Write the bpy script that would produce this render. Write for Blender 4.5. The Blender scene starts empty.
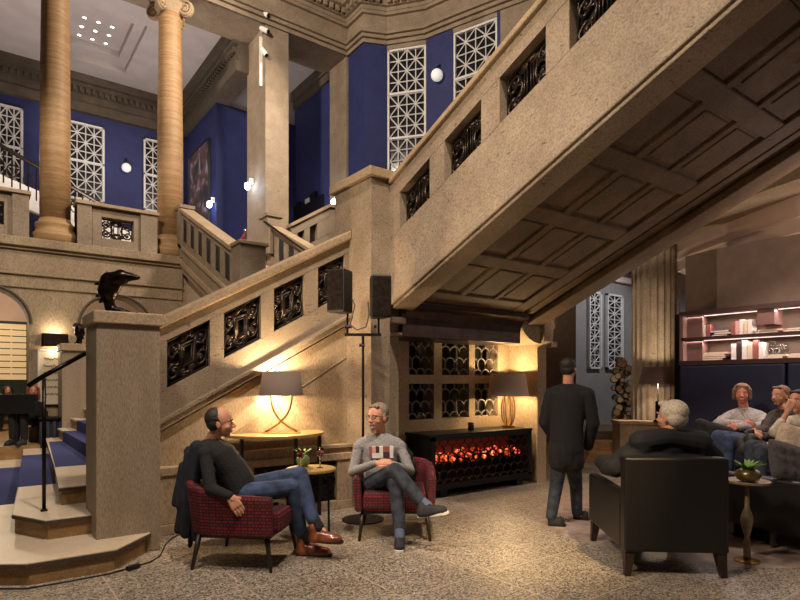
import bpy, bmesh, math, random
from mathutils import Vector, Matrix
random.seed(7)
C = bpy.context.scene.collection
sc = bpy.context.scene
V = Vector
PI = math.pi
# ---------------------------------------------------------------- camera model (used to turn measured sight lines into places)
FP = 574.0; EYE = 1.5; CX = 400.0; HY = 382.0
TH = math.atan2(574, 772); CC = math.cos(TH); SS = math.sin(TH)
FWD = V((SS, CC, 0)); RGT = V((CC, -SS, 0))
def ray(px, py):
    return FWD + RGT*((px-CX)/FP) + V((0, 0, (HY-py)/FP))
def at(px, py, D): return V((0, 0, EYE)) + ray(px, py)*D
def fl(px, py, z=0.0):
    d = ray(px, py); return V((0, 0, EYE)) + d*((z-EYE)/d.z)
def onX(px, py, X):
    d = ray(px, py); return V((0, 0, EYE)) + d*(X/d.x)
def onY(px, py, Y):
    d = ray(px, py); return V((0, 0, EYE)) + d*(Y/d.y)
# ---------------------------------------------------------------- materials
def lin(c):
    return tuple(((v/255)/12.92 if v/255 <= .04045 else ((v/255+.055)/1.055)**2.4) for v in c) + (1,)
M = {}
def nt(name):
    m = bpy.data.materials.new(name); m.use_nodes = True
    t = m.node_tree; b = t.nodes['Principled BSDF']; M[name] = m
    return m, t, b
def N(t, kind, **kw):
    n = t.nodes.new(kind)
    for k, v in kw.items():
        if k in n.inputs: n.inputs[k].default_value = v
        else: setattr(n, k, v)
    return n
def coords(t, scale=(1, 1, 1), rot=(0, 0, 0), kind='Object'):
    tc = N(t, 'ShaderNodeTexCoord'); mp = N(t, 'ShaderNodeMapping')
    mp.inputs['Scale'].default_value = scale; mp.inputs['Rotation'].default_value = rot
    t.links.new(tc.outputs[kind], mp.inputs[0]); return mp.outputs[0]
def ramp(t, fac, stops):
    r = N(t, 'ShaderNodeValToRGB'); e = r.color_ramp.elements
    e[0].position, e[0].color = stops[0][0], lin(stops[0][1])
    e[1].position, e[1].color = stops[-1][0], lin(stops[-1][1])
    for p, c in stops[1:-1]:
        x = e.new(p); x.color = lin(c)
    t.links.new(fac, r.inputs[0]); return r.outputs[0]
def bump(t, b, h, s=.3, d=.01):
    n = N(t, 'ShaderNodeBump'); n.inputs['Strength'].default_value = s; n.inputs['Distance'].default_value = d
    t.links.new(h, n.inputs['Height']); t.links.new(n.outputs[0], b.inputs['Normal'])
def stone(name, c1, c2, scale=3, sc_=(1, 1, 1), rough=.75, bs=.25, pits=True, fine=60):
    m, t, b = nt(name); co = coords(t, sc_)
    n = N(t, 'ShaderNodeTexNoise', Scale=scale, Detail=8.0, Roughness=.65); t.links.new(co, n.inputs[0])
    col = ramp(t, n.outputs[0], [(.3, c2), (.5, tuple((a+b_)/2 for a, b_ in zip(c1, c2))), (.7, c1)])
    n2 = N(t, 'ShaderNodeTexNoise', Scale=float(fine), Detail=3.0); t.links.new(co, n2.inputs[0])
    mx = N(t, 'ShaderNodeMixRGB', blend_type='MULTIPLY'); mx.inputs[0].default_value = .55
    g = ramp(t, n2.outputs[0], [(.3, (150, 145, 138)), (.6, (255, 255, 255))])
    t.links.new(col, mx.inputs[1]); t.links.new(g, mx.inputs[2]); out = mx.outputs[0]
    if pits:
        v = N(t, 'ShaderNodeTexNoise', Scale=14.0, Detail=2.0, Distortion=.8)
        mp = coords(t, (sc_[0], sc_[1], sc_[2]*2.4)); t.links.new(mp, v.inputs[0])
        r = ramp(t, v.outputs[0], [(.66, (255, 255, 255)), (.72, (95, 80, 62))])
        m2 = N(t, 'ShaderNodeMixRGB', blend_type='MULTIPLY'); m2.inputs[0].default_value = .6
        t.links.new(out, m2.inputs[1]); t.links.new(r, m2.inputs[2]); out = m2.outputs[0]
    t.links.new(out, b.inputs['Base Color']); b.inputs['Roughness'].default_value = rough
    bump(t, b, n2.outputs[0], bs, .01); return m
def plain(name, c, rough=.5, metal=0.0, var=.0, scale=30, bs=.0, spec=None, coat=0):
    m, t, b = nt(name); b.inputs['Base Color'].default_value = lin(c)
    b.inputs['Roughness'].default_value = rough; b.inputs['Metallic'].default_value = metal
    if spec is not None: b.inputs['Specular IOR Level'].default_value = spec
    if coat: b.inputs['Coat Weight'].default_value = coat
    n = N(t, 'ShaderNodeTexNoise', Scale=float(scale), Detail=4.0); t.links.new(coords(t), n.inputs[0])
    k = max(var, .04)
    d = tuple(v*(1-k) for v in c); e = tuple(min(255, v*(1+k)) for v in c)
    t.links.new(ramp(t, n.outputs[0], [(.3, d), (.7, e)]), b.inputs['Base Color'])
    if bs: bump(t, b, n.outputs[0], bs, .01)
    return m
def emis(name, c, s):
    m, t, b = nt(name); b.inputs['Base Color'].default_value = lin(c)
    b.inputs['Emission Color'].default_value = lin(c); b.inputs['Emission Strength'].default_value = s; return m
def glass(name, c=(255, 255, 255), rough=.02):
    m, t, b = nt(name); b.inputs['Base Color'].default_value = lin(c); b.inputs['Roughness'].default_value = rough
    b.inputs['Transmission Weight'].default_value = 1.0; return m

stone('hall_stone', (172, 152, 128), (138, 120, 99), 2.2, (1, 1, 1))
stone('pier_stone', (162, 142, 118), (146, 127, 104), 3, (2, 2, .4), pits=False, fine=70)
stone('wall_plaster', (182, 160, 130), (154, 132, 104), 2.0, (1, 1, .4), fine=55, pits=False, bs=.35)
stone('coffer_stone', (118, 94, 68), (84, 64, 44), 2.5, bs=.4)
stone('travertine', (204, 164, 116), (164, 126, 84), 2.2, (.5, .5, 9), fine=26, rough=.55, pits=False)
stone('cap_stone', (192, 166, 134), (164, 140, 110), 3, pits=False)
stone('dark_stone', (104, 91, 75), (78, 67, 54), 3, pits=False)
stone('marble_edge', (218, 198, 172), (204, 182, 154), 4, pits=False, fine=220, rough=.4, bs=.05)
stone('riser_stone', (168, 132, 84), (126, 94, 56), 5, (1, 1, 2), pits=False, rough=.5, bs=.1)
stone('brown_wallcover', (128, 106, 88), (112, 92, 76), 6, (1, 1, 1), pits=False, fine=120)
plain('tread_lip', (66, 52, 44), .5, var=.2)
plain('pale_brass', (148, 128, 102), .4, .5, var=.1)
plain('ceiling_paint', (196, 186, 182), .8, var=.03, scale=2)
plain('lounge_ceiling_paint', (222, 198, 186), .8, var=.03, scale=2)
plain('blue_wall_paint', (42, 48, 98), .7, var=.08, scale=4)
plain('blue_carpet', (44, 50, 98), .95, var=.1, scale=200, bs=.3)
plain('green_panel', (28, 44, 40), .6, var=.1)
plain('grey_wall_paint', (150, 146, 144), .7, var=.04, scale=3)
plain('window_white', (226, 222, 218), .5)
plain('dark_glass', (40, 38, 42), .12, spec=.6)
plain('iron', (58, 48, 40), .36, .7, var=.25, scale=20)
plain('grey_iron', (112, 106, 98), .6, .0, var=.1)
plain('bronze', (40, 31, 28), .28, .85, var=.3, scale=25)
plain('brass', (190, 150, 84), .3, .95, var=.08)
plain('chrome', (200, 200, 200), .2, 1.0)
plain('gold_top', (168, 138, 88), .45, .35, var=.06)
plain('black_metal', (22, 21, 21), .45, .4)
plain('black_plastic', (20, 20, 22), .5, var=.1)
plain('black_leather', (25, 22, 20), .42, var=.15, scale=60, bs=.15)
plain('hood_metal', (62, 48, 42), .38, .6, var=.2, scale=9, bs=.2)
plain('dark_wood', (42, 28, 20), .45, var=.2)
plain('shelf_wood', (58, 36, 32), .5, var=.12)
plain('shelf_pink', (124, 92, 84), .5, var=.05)
plain('shade_fabric', (116, 98, 88), .9, var=.05, scale=150)
plain('shade_fabric_pale', (206, 188, 172), .9, var=.05, scale=150)
plain('velvet_blue', (15, 21, 46), .75, var=.15, scale=8, bs=.1)
plain('skin', (206, 146, 116), .55, var=.06, scale=25)
plain('skin_red', (208, 128, 108), .55, var=.06, scale=25)
plain('eye_white', (225, 220, 212), .3)
plain('eye_dark', (40, 28, 22), .2)
plain('lips', (160, 88, 78), .5)
plain('teeth', (232, 226, 214), .4)
plain('hair_dark', (40, 32, 27), .6, var=.35, scale=90, bs=.5)
plain('hair_grey', (128, 112, 98), .6, var=.3, scale=90, bs=.5)
plain('hair_white', (196, 180, 158), .6, var=.2, scale=90, bs=.6)
plain('hair_blond', (122, 92, 66), .6, var=.3, scale=90, bs=.6)
plain('hair_red', (150, 74, 42), .6, var=.3, scale=90, bs=.6)
plain('knit_black', (30, 27, 27), .9, var=.2, scale=70, bs=.6)
plain('coat_navy', (27, 29, 38), .85, var=.25, scale=14, bs=.6)
plain('knit_grey', (138, 134, 132), .95, var=.14, scale=60, bs=.6)
plain('knit_light', (170, 162, 158), .95, var=.14, scale=50, bs=.6)
plain('stripe_top', (190, 176, 156), .95, var=.12, scale=20, bs=.5)
plain('plaid_dark', (66, 58, 54), .95, var=.5, scale=22, bs=.4)
plain('denim', (50, 62, 88), .9, var=.3, scale=12, bs=.5)
plain('denim_dark', (50, 54, 62), .9, var=.35, scale=14, bs=.5)
plain('trouser_black', (28, 26, 28), .9, var=.2, scale=14, bs=.4)
plain('leather_brown', (112, 58, 32), .35, var=.35, scale=20, coat=.3)
plain('shoe_grey', (38, 35, 35), .8, var=.2)
plain('sole_white', (220, 214, 204), .6)
plain('sole_dark', (40, 30, 24), .6)
plain('sock_blue', (92, 104, 128), .9)
plain('book_white', (224, 214, 206), .7, var=.05)
plain('book_red', (150, 84, 76), .7)
plain('book_pink', (212, 160, 150), .7)
plain('book_dark', (66, 44, 52), .7)
plain('book_cream', (214, 190, 160), .7)
plain('book_blue', (84, 92, 130), .7)
plain('leaf_green', (104, 142, 58), .55, var=.2)
plain('vase_green', (92, 110, 62), .3, var=.2)
plain('bowl_bronze', (98, 84, 50), .3, .5, var=.35, scale=16)
plain('rope_red', (150, 28, 34), .8)
plain('white_paint', (225, 221, 214), .5)
plain('paper', (214, 196, 170), .8, var=.04)
plain('ink', (84, 66, 52), .8)
plain('candle_glass', (54, 30, 24), .2)
plain('cushion_beige', (178, 156, 132), .95, var=.12, scale=40, bs=.4)
plain('cushion_grey', (74, 66, 66), .9, var=.15, scale=40, bs=.4)
plain('bag_black', (34, 32, 32), .6, var=.4, scale=25, bs=.4)
plain('log_light', (176, 144, 112), .8, var=.2, scale=30)
plain('log_bark', (56, 48, 44), .9, var=.3, scale=30)
plain('blind', (214, 192, 148), .85, var=.03)
plain('wine_red', (120, 14, 18), .1)
emis('hearth_glow', (110, 26, 14), .16)
emis('bulb', (255, 206, 130), 14)
emis('spot_face', (205, 225, 255), 25)
emis('downlight', (255, 250, 240), 9)
emis('led_strip', (255, 226, 214), 1.6)
emis('window_lit', (240, 214, 170), .2)
emis('sconce_glow', (255, 226, 180), 3.0)
emis('globe', (232, 228, 222), .55)
glass('clear_glass')
# terrazzo floor with slab joints and a paler round inlay
def floor_mat():
    m, t, b = nt('terrazzo'); co = coords(t)
    v = N(t, 'ShaderNodeTexVoronoi', Scale=95.0); t.links.new(co, v.inputs[0])
    sp = N(t, 'ShaderNodeSeparateColor'); t.links.new(v.outputs['Color'], sp.inputs[0])
    chips = ramp(t, sp.outputs[0], [(0, (38, 33, 29)), (.22, (94, 83, 73)), (.42, (146, 132, 116)), (.75, (172, 157, 139)), (1, (210, 196, 176))])
    n = N(t, 'ShaderNodeTexNoise', Scale=1.5, Detail=5.0); t.links.new(co, n.inputs[0])
    mx = N(t, 'ShaderNodeMixRGB', blend_type='MULTIPLY'); mx.inputs[0].default_value = .5
    t.links.new(chips, mx.inputs[1]); t.links.new(ramp(t, n.outputs[0], [(.3, (190, 180, 170)), (.7, (255, 255, 255))]), mx.inputs[2])
    br = N(t, 'ShaderNodeTexBrick', Scale=1.0); br.offset = 0
    br.inputs['Mortar Size'].default_value = .006; br.inputs['Brick Width'].default_value = .8; br.inputs['Row Height'].default_value = .8
    t.links.new(co, br.inputs[0])
    m2 = N(t, 'ShaderNodeMixRGB'); m2.inputs[2].default_value = lin((190, 172, 148))
    f = N(t, 'ShaderNodeMath', operation='MULTIPLY'); f.inputs[1].default_value = .7
    t.links.new(br.outputs['Fac'], f.inputs[0]); t.links.new(f.outputs[0], m2.inputs[0]); t.links.new(mx.outputs[0], m2.inputs[1])
    # round inlay
    d = N(t, 'ShaderNodeVectorMath', operation='DISTANCE'); d.inputs[1].default_value = (6.15, 3.15, 0); t.links.new(co, d.inputs[0])
    r = N(t, 'ShaderNodeValToRGB'); e = r.color_ramp.elements; r.color_ramp.interpolation = 'CONSTANT'
    e[0].color = (1, 1, 1, 1); e[0].position = 0; e[1].color = (0, 0, 0, 1); e[1].position = .5
    dv = N(t, 'ShaderNodeMath', operation='DIVIDE'); dv.inputs[1].default_value = 3.14
    t.links.new(d.outputs['Value'], dv.inputs[0]); t.links.new(dv.outputs[0], r.inputs[0])
    mar = N(t, 'ShaderNodeTexNoise', Scale=5.0, Detail=9.0, Distortion=1.2); t.links.new(co, mar.inputs[0])
    mc = ramp(t, mar.outputs[0], [(.3, (128, 108, 96)), (.7, (178, 156, 142))])
    m3 = N(t, 'ShaderNodeMixRGB'); t.links.new(r.outputs[0], m3.inputs[0]); t.links.new(m2.outputs[0], m3.inputs[1]); t.links.new(mc, m3.inputs[2])
    t.links.new(m3.outputs[0], b.inputs['Base Color']); b.inputs['Roughness'].default_value = .42
floor_mat()
def red_fabric():
    m, t, b = nt('red_maze_fabric'); co = coords(t, (1, 1, 1), (PI/2*0, 0, 0), 'Object')
    ch = []
    for rot in ((PI/2, 0, 0), (0, PI/2, PI/2)):
        mp = coords(t, (1, 1, 1), rot)
        br = N(t, 'ShaderNodeTexBrick', Scale=1.0); br.inputs['Brick Width'].default_value = .052; br.inputs['Row Height'].default_value = .026
        br.inputs['Mortar Size'].default_value = .005; br.offset = .5; br.squash = .55; br.squash_frequency = 2
        br.inputs['Color1'].default_value = lin((128, 28, 34)); br.inputs['Color2'].default_value = lin((96, 20, 26)); br.inputs['Mortar'].default_value = lin((50, 16, 20))
        t.links.new(mp, br.inputs[0]); ch.append(br.outputs[0])
    g = N(t, 'ShaderNodeNewGeometry'); s = N(t, 'ShaderNodeSeparateXYZ'); tc = N(t, 'ShaderNodeTexCoord')
    t.links.new(tc.outputs['Normal'], s.inputs[0]); a = N(t, 'ShaderNodeMath', operation='ABSOLUTE'); t.links.new(s.outputs[0], a.inputs[0])
    c = N(t, 'ShaderNodeMath', operation='GREATER_THAN'); c.inputs[1].default_value = .6; t.links.new(a.outputs[0], c.inputs[0])
    mx = N(t, 'ShaderNodeMixRGB'); t.links.new(c.outputs[0], mx.inputs[0]); t.links.new(ch[0], mx.inputs[1]); t.links.new(ch[1], mx.inputs[2])
    t.links.new(mx.outputs[0], b.inputs['Base Color']); b.inputs['Roughness'].default_value = .85
red_fabric()
def ember():
    m, t, b = nt('ember'); co = coords(t, (1, 1, 1))
    n = N(t, 'ShaderNodeTexNoise', Scale=16.0, Detail=5.0); t.links.new(co, n.inputs[0])
    c = ramp(t, n.outputs[0], [(.38, (20, 3, 2)), (.5, (120, 24, 12)), (.6, (250, 100, 50)), (.68, (255, 220, 175))])
    t.links.new(c, b.inputs['Base Color']); t.links.new(c, b.inputs['Emission Color']); b.inputs['Emission Strength'].default_value = 1.25
ember()
def city_picture():
    m, t, b = nt('picture_print'); co = coords(t, (1, 1, 1))
    n = N(t, 'ShaderNodeTexNoise', Scale=2.6, Detail=8.0, Distortion=.7); t.links.new(co, n.inputs[0])
    c = ramp(t, n.outputs[0], [(.3, (26, 24, 46)), (.45, (70, 60, 70)), (.55, (120, 84, 70)), (.65, (160, 170, 200))])
    t.links.new(c, b.inputs['Base Color'])
city_picture()
# ---------------------------------------------------------------- mesh building
def wm(o):
    m = o.matrix_basis.copy()
    while o.parent: o = o.parent; m = o.matrix_basis @ m
    return m
def frame_of(ax):
    ax = ax.normalized(); a = V((0, 0, 1)) if abs(ax.z) < .9 else V((1, 0, 0))
    u = ax.cross(a).normalized(); return u, ax.cross(u).normalized()
class MB:
    def __init__(s): s.v = []; s.f = []; s.mi = []; s.cur = 0
    def add(s, vs, fs):
        o = len(s.v); s.v += [V(p) for p in vs]; s.f += [tuple(i+o for i in f) for f in fs]; s.mi += [s.cur]*len(fs); return s
    def box(s, x0, x1, y0, y1, z0, z1, fz=None):
        vs = [V((x, y, z)) for x in (x0, x1) for y in (y0, y1) for z in (z0, z1)]
        if fz: vs = [V((p.x, p.y, p.z+fz(p.x, p.y))) for p in vs]
        return s.add(vs, [(0, 1, 3, 2), (4, 6, 7, 5), (0, 4, 5, 1), (2, 3, 7, 6), (0, 2, 6, 4), (1, 5, 7, 3)])
    def obox(s, c, ax, ay, az):          # oriented box: centre and three half-axis vectors
        vs = [V(c)+ax*i+ay*j+az*k for i in (-1, 1) for j in (-1, 1) for k in (-1, 1)]
        return s.add(vs, [(0, 1, 3, 2), (4, 6, 7, 5), (0, 4, 5, 1), (2, 3, 7, 6), (0, 2, 6, 4), (1, 5, 7, 3)])
    def prism(s, base, d):               # polygon (list of Vectors) swept by vector d
        n = len(base); vs = [V(p) for p in base]+[V(p)+V(d) for p in base]
        return s.add(vs, [tuple(range(n))[::-1], tuple(range(n, 2*n))]+[(i, (i+1) % n, (i+1) % n+n, i+n) for i in range(n)])
    def tube(s, pts, r, n=8, closed=False, flat=None):
        pts = [V(p) for p in pts]; k = len(pts); rs = r if isinstance(r, (list, tuple)) else [r]*k
        vs = []; pu = None
        for i, p in enumerate(pts):
            a = pts[(i-1) % k] if (closed or i) else p; b = pts[(i+1) % k] if (closed or i < k-1) else p
            t = (b-a)
            if t.length < 1e-9: t = V((0, 0, 1))
            t.normalize()
            if pu is None: u, w = frame_of(t)
            else:
                u = (pu - t*pu.dot(t))
                u = u.normalized() if u.length > 1e-6 else frame_of(t)[0]
                w = t.cross(u)
            pu = u
            for j in range(n):
                an = 2*PI*j/n; vs.append(p+(u*math.cos(an)+w*math.sin(an))*rs[i])
        fs = []
        m = k if closed else k-1
        for i in range(m):
            for j in range(n):
                a = i*n+j; b = i*n+(j+1) % n; c = ((i+1) % k)*n+(j+1) % n; d = ((i+1) % k)*n+j
                fs.append((a, b, c, d))
        if not closed: fs += [tuple(range(n))[::-1], tuple(range((k-1)*n, k*n))]
        return s.add(vs, fs)
    def lathe(s, prof, c=(0, 0, 0), n=24, a0=0, a1=2*PI, cap=True):
        full = abs(a1-a0-2*PI) < 1e-6; c = V(c); m = n if full else n+1; k = len(prof); vs = []
        for i in range(m):
            a = a0+(a1-a0)*i/n
            for r, z in prof: vs.append(c+V((r*math.cos(a), r*math.sin(a), z)))
        fs = [(i*k+j, ((i+1) % m)*k+j, ((i+1) % m)*k+j+1, i*k+j+1) for i in range(n) for j in range(k-1)]
        if full and cap:
            if prof[0][0] > 1e-5: fs.append(tuple(i*k for i in range(m))[::-1])
            if prof[-1][0] > 1e-5: fs.append(tuple(i*k+k-1 for i in range(m)))
        return s.add(vs, fs)
    def ball(s, c, r, rot=None, n=12, k=8):
        if not isinstance(r, (tuple, list, Vector)): r = (r, r, r)
        c = V(c); rot = rot or Matrix.Identity(3); vs = [c+rot@V((0, 0, -r[2]))]
        for i in range(1, k):
            a = -PI/2+PI*i/k
            for j in range(n):
                b = 2*PI*j/n; vs.append(c+rot@V((r[0]*math.cos(a)*math.cos(b), r[1]*math.cos(a)*math.sin(b), r[2]*math.sin(a))))
        vs.append(c+rot@V((0, 0, r[2]))); L = len(vs)-1
        fs = [(0, 1+(j+1) % n, 1+j) for j in range(n)]
        for i in range(k-2):
            for j in range(n): fs.append((1+i*n+j, 1+i*n+(j+1) % n, 1+(i+1)*n+(j+1) % n, 1+(i+1)*n+j))
        fs += [(L, 1+(k-2)*n+j, 1+(k-2)*n+(j+1) % n) for j in range(n)]
        return s.add(vs, fs)
    def caps(s, p0, r0, p1, r1, n=12):   # tapered capsule
        p0 = V(p0); p1 = V(p1); ax = p1-p0; L = ax.length
        if L < 1e-6: return s.ball(p0, r0)
        ax /= L; pts = []; rs = []
        for a in (-80, -55, -25): pts.append(p0+ax*r0*math.sin(math.radians(a))); rs.append(r0*math.cos(math.radians(a)))
        pts.append(p0); rs.append(r0); pts.append(p1); rs.append(r1)
        for a in (25, 55, 80): pts.append(p1+ax*r1*math.sin(math.radians(a))); rs.append(r1*math.cos(math.radians(a)))
        return s.tube(pts, rs, n)
    def loft(s, rings):                  # rings: lists of Vectors of equal length, closed at both ends
        n = len(rings[0]); vs = [p for r in rings for p in r]; fs = []
        for i in range(len(rings)-1):
            for j in range(n): fs.append((i*n+j, i*n+(j+1) % n, (i+1)*n+(j+1) % n, (i+1)*n+j))
        fs += [tuple(range(n))[::-1], tuple(range((len(rings)-1)*n, len(rings)*n))]
        return s.add(vs, fs)
    def build(s, name, mat, parent=None, smooth=False, bevel=0, world=True, remesh=0, sm=3, label=None, kind=None, fix=True, origin=None):
        me = bpy.data.meshes.new(name)
        vs = s.v
        org = V((0, 0, 0))
        if parent is not None:
            if world:
                inv = wm(parent).inverted(); vs = [inv@p for p in vs]
        elif origin is not None:
            org = V(origin); vs = [p-org for p in vs]
        me.from_pydata([tuple(p) for p in vs], [], s.f)
        for m_ in (mat if isinstance(mat, (list, tuple)) else [mat]): me.materials.append(M[m_] if isinstance(m_, str) else m_)
        if any(s.mi): me.polygons.foreach_set('material_index', s.mi)
        me.validate()
        if fix and not remesh:
            bm = bmesh.new(); bm.from_mesh(me); bmesh.ops.recalc_face_normals(bm, faces=bm.faces); bm.to_mesh(me); bm.free()
        o = bpy.data.objects.new(name, me); C.objects.link(o)
        if parent is None: o.location = org
        if remesh:
            md = o.modifiers.new('r', 'REMESH'); md.mode = 'VOXEL'; md.voxel_size = remesh; md.use_smooth_shade = True
            if sm: m2 = o.modifiers.new('s', 'SMOOTH'); m2.factor = .5; m2.iterations = sm
            dg = bpy.context.evaluated_depsgraph_get(); dg.update()
            nm = bpy.data.meshes.new_from_object(o.evaluated_get(dg)); o.modifiers.clear(); o.data = nm; nm.name = name
            bpy.data.meshes.remove(me); me = nm
            if not len(me.materials):
                me.materials.append(M[mat])
            smooth = True
        if smooth: me.polygons.foreach_set('use_smooth', [True]*len(me.polygons))
        if bevel:
            b = o.modifiers.new('b', 'BEVEL'); b.width = bevel; b.segments = 2; b.limit_method = 'ANGLE'; b.angle_limit = .7
        if parent is not None: o.parent = parent
        if label: o['label'] = label
        if kind: o['kind'] = kind
        return o
def tag(o, label, cat, group=None):
    o['label'] = label; o['category'] = cat
    if group: o['group'] = group
    return o
def thing(name, label, cat, loc=(0, 0, 0), rz=0, group=None):
    o = bpy.data.objects.new(name, None); C.objects.link(o); o.empty_display_size = .1
    o.location = loc; o.rotation_euler = (0, 0, rz); bpy.context.view_layer.update()
    return tag(o, label, cat, group)
def struct(name, mb, mat, **kw):
    return mb.build(name, mat, kind='structure', **kw)
def dup(root, loc=None, rz=None, label=None, group=None):
    r = root.copy(); C.objects.link(r)
    if loc is not None: r.location = loc
    if rz is not None: r.rotation_euler = (0, 0, rz)
    if label: r['label'] = label
    if group: r['group'] = group
    for ch in list(root.children):
        c = ch.copy(); C.objects.link(c); c.parent = r
        for g in ch.children:
            d = g.copy(); C.objects.link(d); d.parent = c
    return r
def fabricz(o): return o
def spot(loc, tgt, e, col=(1, .78, .52), ang=60, size=.1, blend=.5, name='ceiling_and_fill_spot'):
    l = bpy.data.lights.new(name, 'SPOT'); l.energy = e; l.color = col; l.spot_size = math.radians(ang); l.spot_blend = blend; l.shadow_soft_size = size
    o = bpy.data.objects.new(name, l); C.objects.link(o); o.location = loc
    o.rotation_euler = (V(tgt)-V(loc)).to_track_quat('-Z', 'Y').to_euler(); return o
def point(loc, e, col=(1, .7, .4), size=.03, name='lamp_and_fill_glow'):
    l = bpy.data.lights.new(name, 'POINT'); l.energy = e; l.color = col; l.shadow_soft_size = size
    o = bpy.data.objects.new(name, l); C.objects.link(o); o.location = loc; return o
# ================================================================ THE SETTING
G = 12.5                                   # plane of the gallery front
struct('floor', MB().box(-9, 20, -4, 24, -.2, 0), 'terrazzo')
# ---- wall with arches below the gallery
def arch_wall(x0, x1, z1, arches, y0, y1):
    mb = MB(); x = x0
    for cx, r, sp in arches:
        mb.box(x, cx-r, y0, y1, 0, z1)
        n = 20; pts = [(cx-r*math.cos(PI*i/n), sp+r*math.sin(PI*i/n)) for i in range(n+1)]
        for i in range(n):
            (a, za), (b, zb) = pts[i], pts[i+1]
            mb.prism([V((a, y0, za)), V((b, y0, zb)), V((b, y0, z1)), V((a, y0, z1))], (0, y1-y0, 0))
        x = cx+r
    mb.box(x, x1, y0, y1, 0, z1); return mb
struct('wall_back', arch_wall(-6, 7.6, 3.9, [(-3.6, .63, 2.57), (-1.7, .63, 2.57), (.19, .63, 2.57), (2.28, .63, 2.57)], G, G+.45), 'wall_plaster')
mb = MB()
for cx in (.19, 2.28):                      # moulded arch rims
    mb.tube([(cx-.66*math.cos(PI*i/24), G-.01, 2.57+.66*math.sin(PI*i/24)) for i in range(25)], .03, 6)
struct('trim_1', mb, 'dark_stone')
mb = MB()
mb.box(-6, 3.55, G-.16, G, 3.96, 4.12); mb.box(-6, 3.55, G-.10, G, 3.90, 3.96); mb.box(-6, 3.55, G-.05, G, 3.50, 3.90)
mb.box(-6, 3.55, G-.08, G, 3.45, 3.50); mb.box(-6, 3.55, G-.035, G, 3.22, 3.45)
struct('trim_2', mb, 'wall_plaster', bevel=.012)
struct('floor_gallery', MB().box(-6, 10, G, 18.3, 3.9, 4.12), 'marble_edge')
# ---- gallery room
struct('wall_gallery_back', MB().box(-6, 5.27, 18.3, 18.5, 4.12, 9.05), 'blue_wall_paint')
struct('wall_gallery_side', MB().box(5.27, 7.62, 15.4, 18.5, 4.12, 9.05), 'blue_wall_paint')
struct('wall_gallery_right', MB().box(7.62, 7.9, 13.35, 16.2, 4.12, 9.5), 'blue_wall_paint')
struct('wall_gallery_upper', MB().box(5.6, 7.9, 15.45, 18.5, 9.05, 10.0), 'ceiling_paint')
def dentil_run(mb, p0, p1, nrm, z0, step=.16, d=.09, h=.13):
    p0 = V(p0); p1 = V(p1); L = (p1-p0).length; t = (p1-p0)/L; n = V(nrm)
    for i in range(int(L/step)):
        c = p0+t*(i+.5)*step+n*d/2; mb.obox(V((c.x, c.y, z0+h/2)), t*step*.27, n*d/2, V((0, 0, h/2)))
mb = MB()
mb.box(-6, 5.27, 18.12, 18.3, 9.05, 9.3); mb.box(-6, 5.27, 18.17, 18.3, 9.3, 9.55); mb.box(-6, 5.27, 18.05, 18.3, 9.7, 9.8); mb.box(-6, 5.27, 17.9, 18.3, 9.8, 10)
mb.box(-6, 5.27, 18.12, 18.3, 9.55, 9.7)
dentil_run(mb, (-6, 18.12, 0), (5.2, 18.12, 0), (0, -1, 0), 9.56)
struct('trim_3', mb, 'dark_stone')
mb = MB()
mb.box(5.1, 5.6, 13.5, 18.3, 9.05, 9.3); mb.box(5.16, 5.6, 13.5, 18.3, 9.3, 9.7); mb.box(5.02, 5.6, 13.5, 18.3, 9.7, 9.8); mb.box(4.9, 5.7, 13.5, 18.3, 9.8, 10)
dentil_run(mb, (5.16, 13.6, 0), (5.16, 18.1, 0), (-1, 0, 0), 9.56)
mb.box(7.54, 7.9, 13.35, 15.4, 9.5, 9.7); mb.box(7.48, 7.9, 13.35, 15.4, 9.7, 10)
struct('trim_4', mb, 'dark_stone')
# ceiling with stepped recessed panel
mb = MB()
def ring(mb, X0, X1, Y0, Y1, x0, x1, y0, y1, z0, z1):
    mb.box(X0, x0, Y0, Y1, z0, z1); mb.box(x1, X1, Y0, Y1, z0, z1); mb.box(x0, x1, Y0, y0, z0, z1); mb.box(x0, x1, y1, Y1, z0, z1)
ring(mb, -6, 8, G, 18.5, 1.72, 3.35, 14.6, 17.2, 10, 10.15)
ring(mb, 1.6, 3.5, 14.5, 17.3, 1.86, 3.12, 14.95, 16.75, 10.15, 10.32)
mb.box(1.7, 3.3, 14.8, 17.0, 10.32, 10.4)
struct('ceiling_gallery', mb, 'ceiling_paint')
# ---- entablature along the gallery front and round the rotunda
D_ = {364: 13.98, 387: 14.1, 426: 13.85, 453: 13.42, 497: 12.81, 530: 12.4, 560: 12.0}
RP = {k: at(k, HY, d) for k, d in D_.items()}
RP = {k: V((p.x, p.y, 0)) for k, p in RP.items()}
path = [V((-6, G, 0)), V((7.64, G, 0)), RP[364], RP[387], RP[426], RP[453], RP[497], RP[530], RP[560], V((10.2, 6.4, 0))]
ctr = V((3, 4, 0))
def offs(path, d):                         # towards the hall by d
    out = []
    for i, p in enumerate(path):
        ns = []
        for a, b in ((i-1, i), (i, i+1)):
            if a >= 0 and b < len(path):
                t = (path[b]-path[a]).normalized(); n = V((t.y, -t.x, 0))
                ns.append(n)
        n = sum(ns, V((0, 0, 0))).normalized(); k = max(.5, n.dot(ns[0]))
        out.append(p+n*d/k)
    return out
def band(mb, path, d0, d1, z0, z1):
    a = offs(path, d0); b = offs(path, d1)
    for i in range(len(path)-1):
        mb.prism([V((p.x, p.y, z0)) for p in (a[i], a[i+1], b[i+1], b[i])], (0, 0, z1-z0))
mb = MB(); band(mb, path[:2], -1.05, .02, 9.76, 10.5); band(mb, path[1:], -.35, .02, 9.76, 10.5)
struct('trim_5', mb, 'hall_stone')
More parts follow.
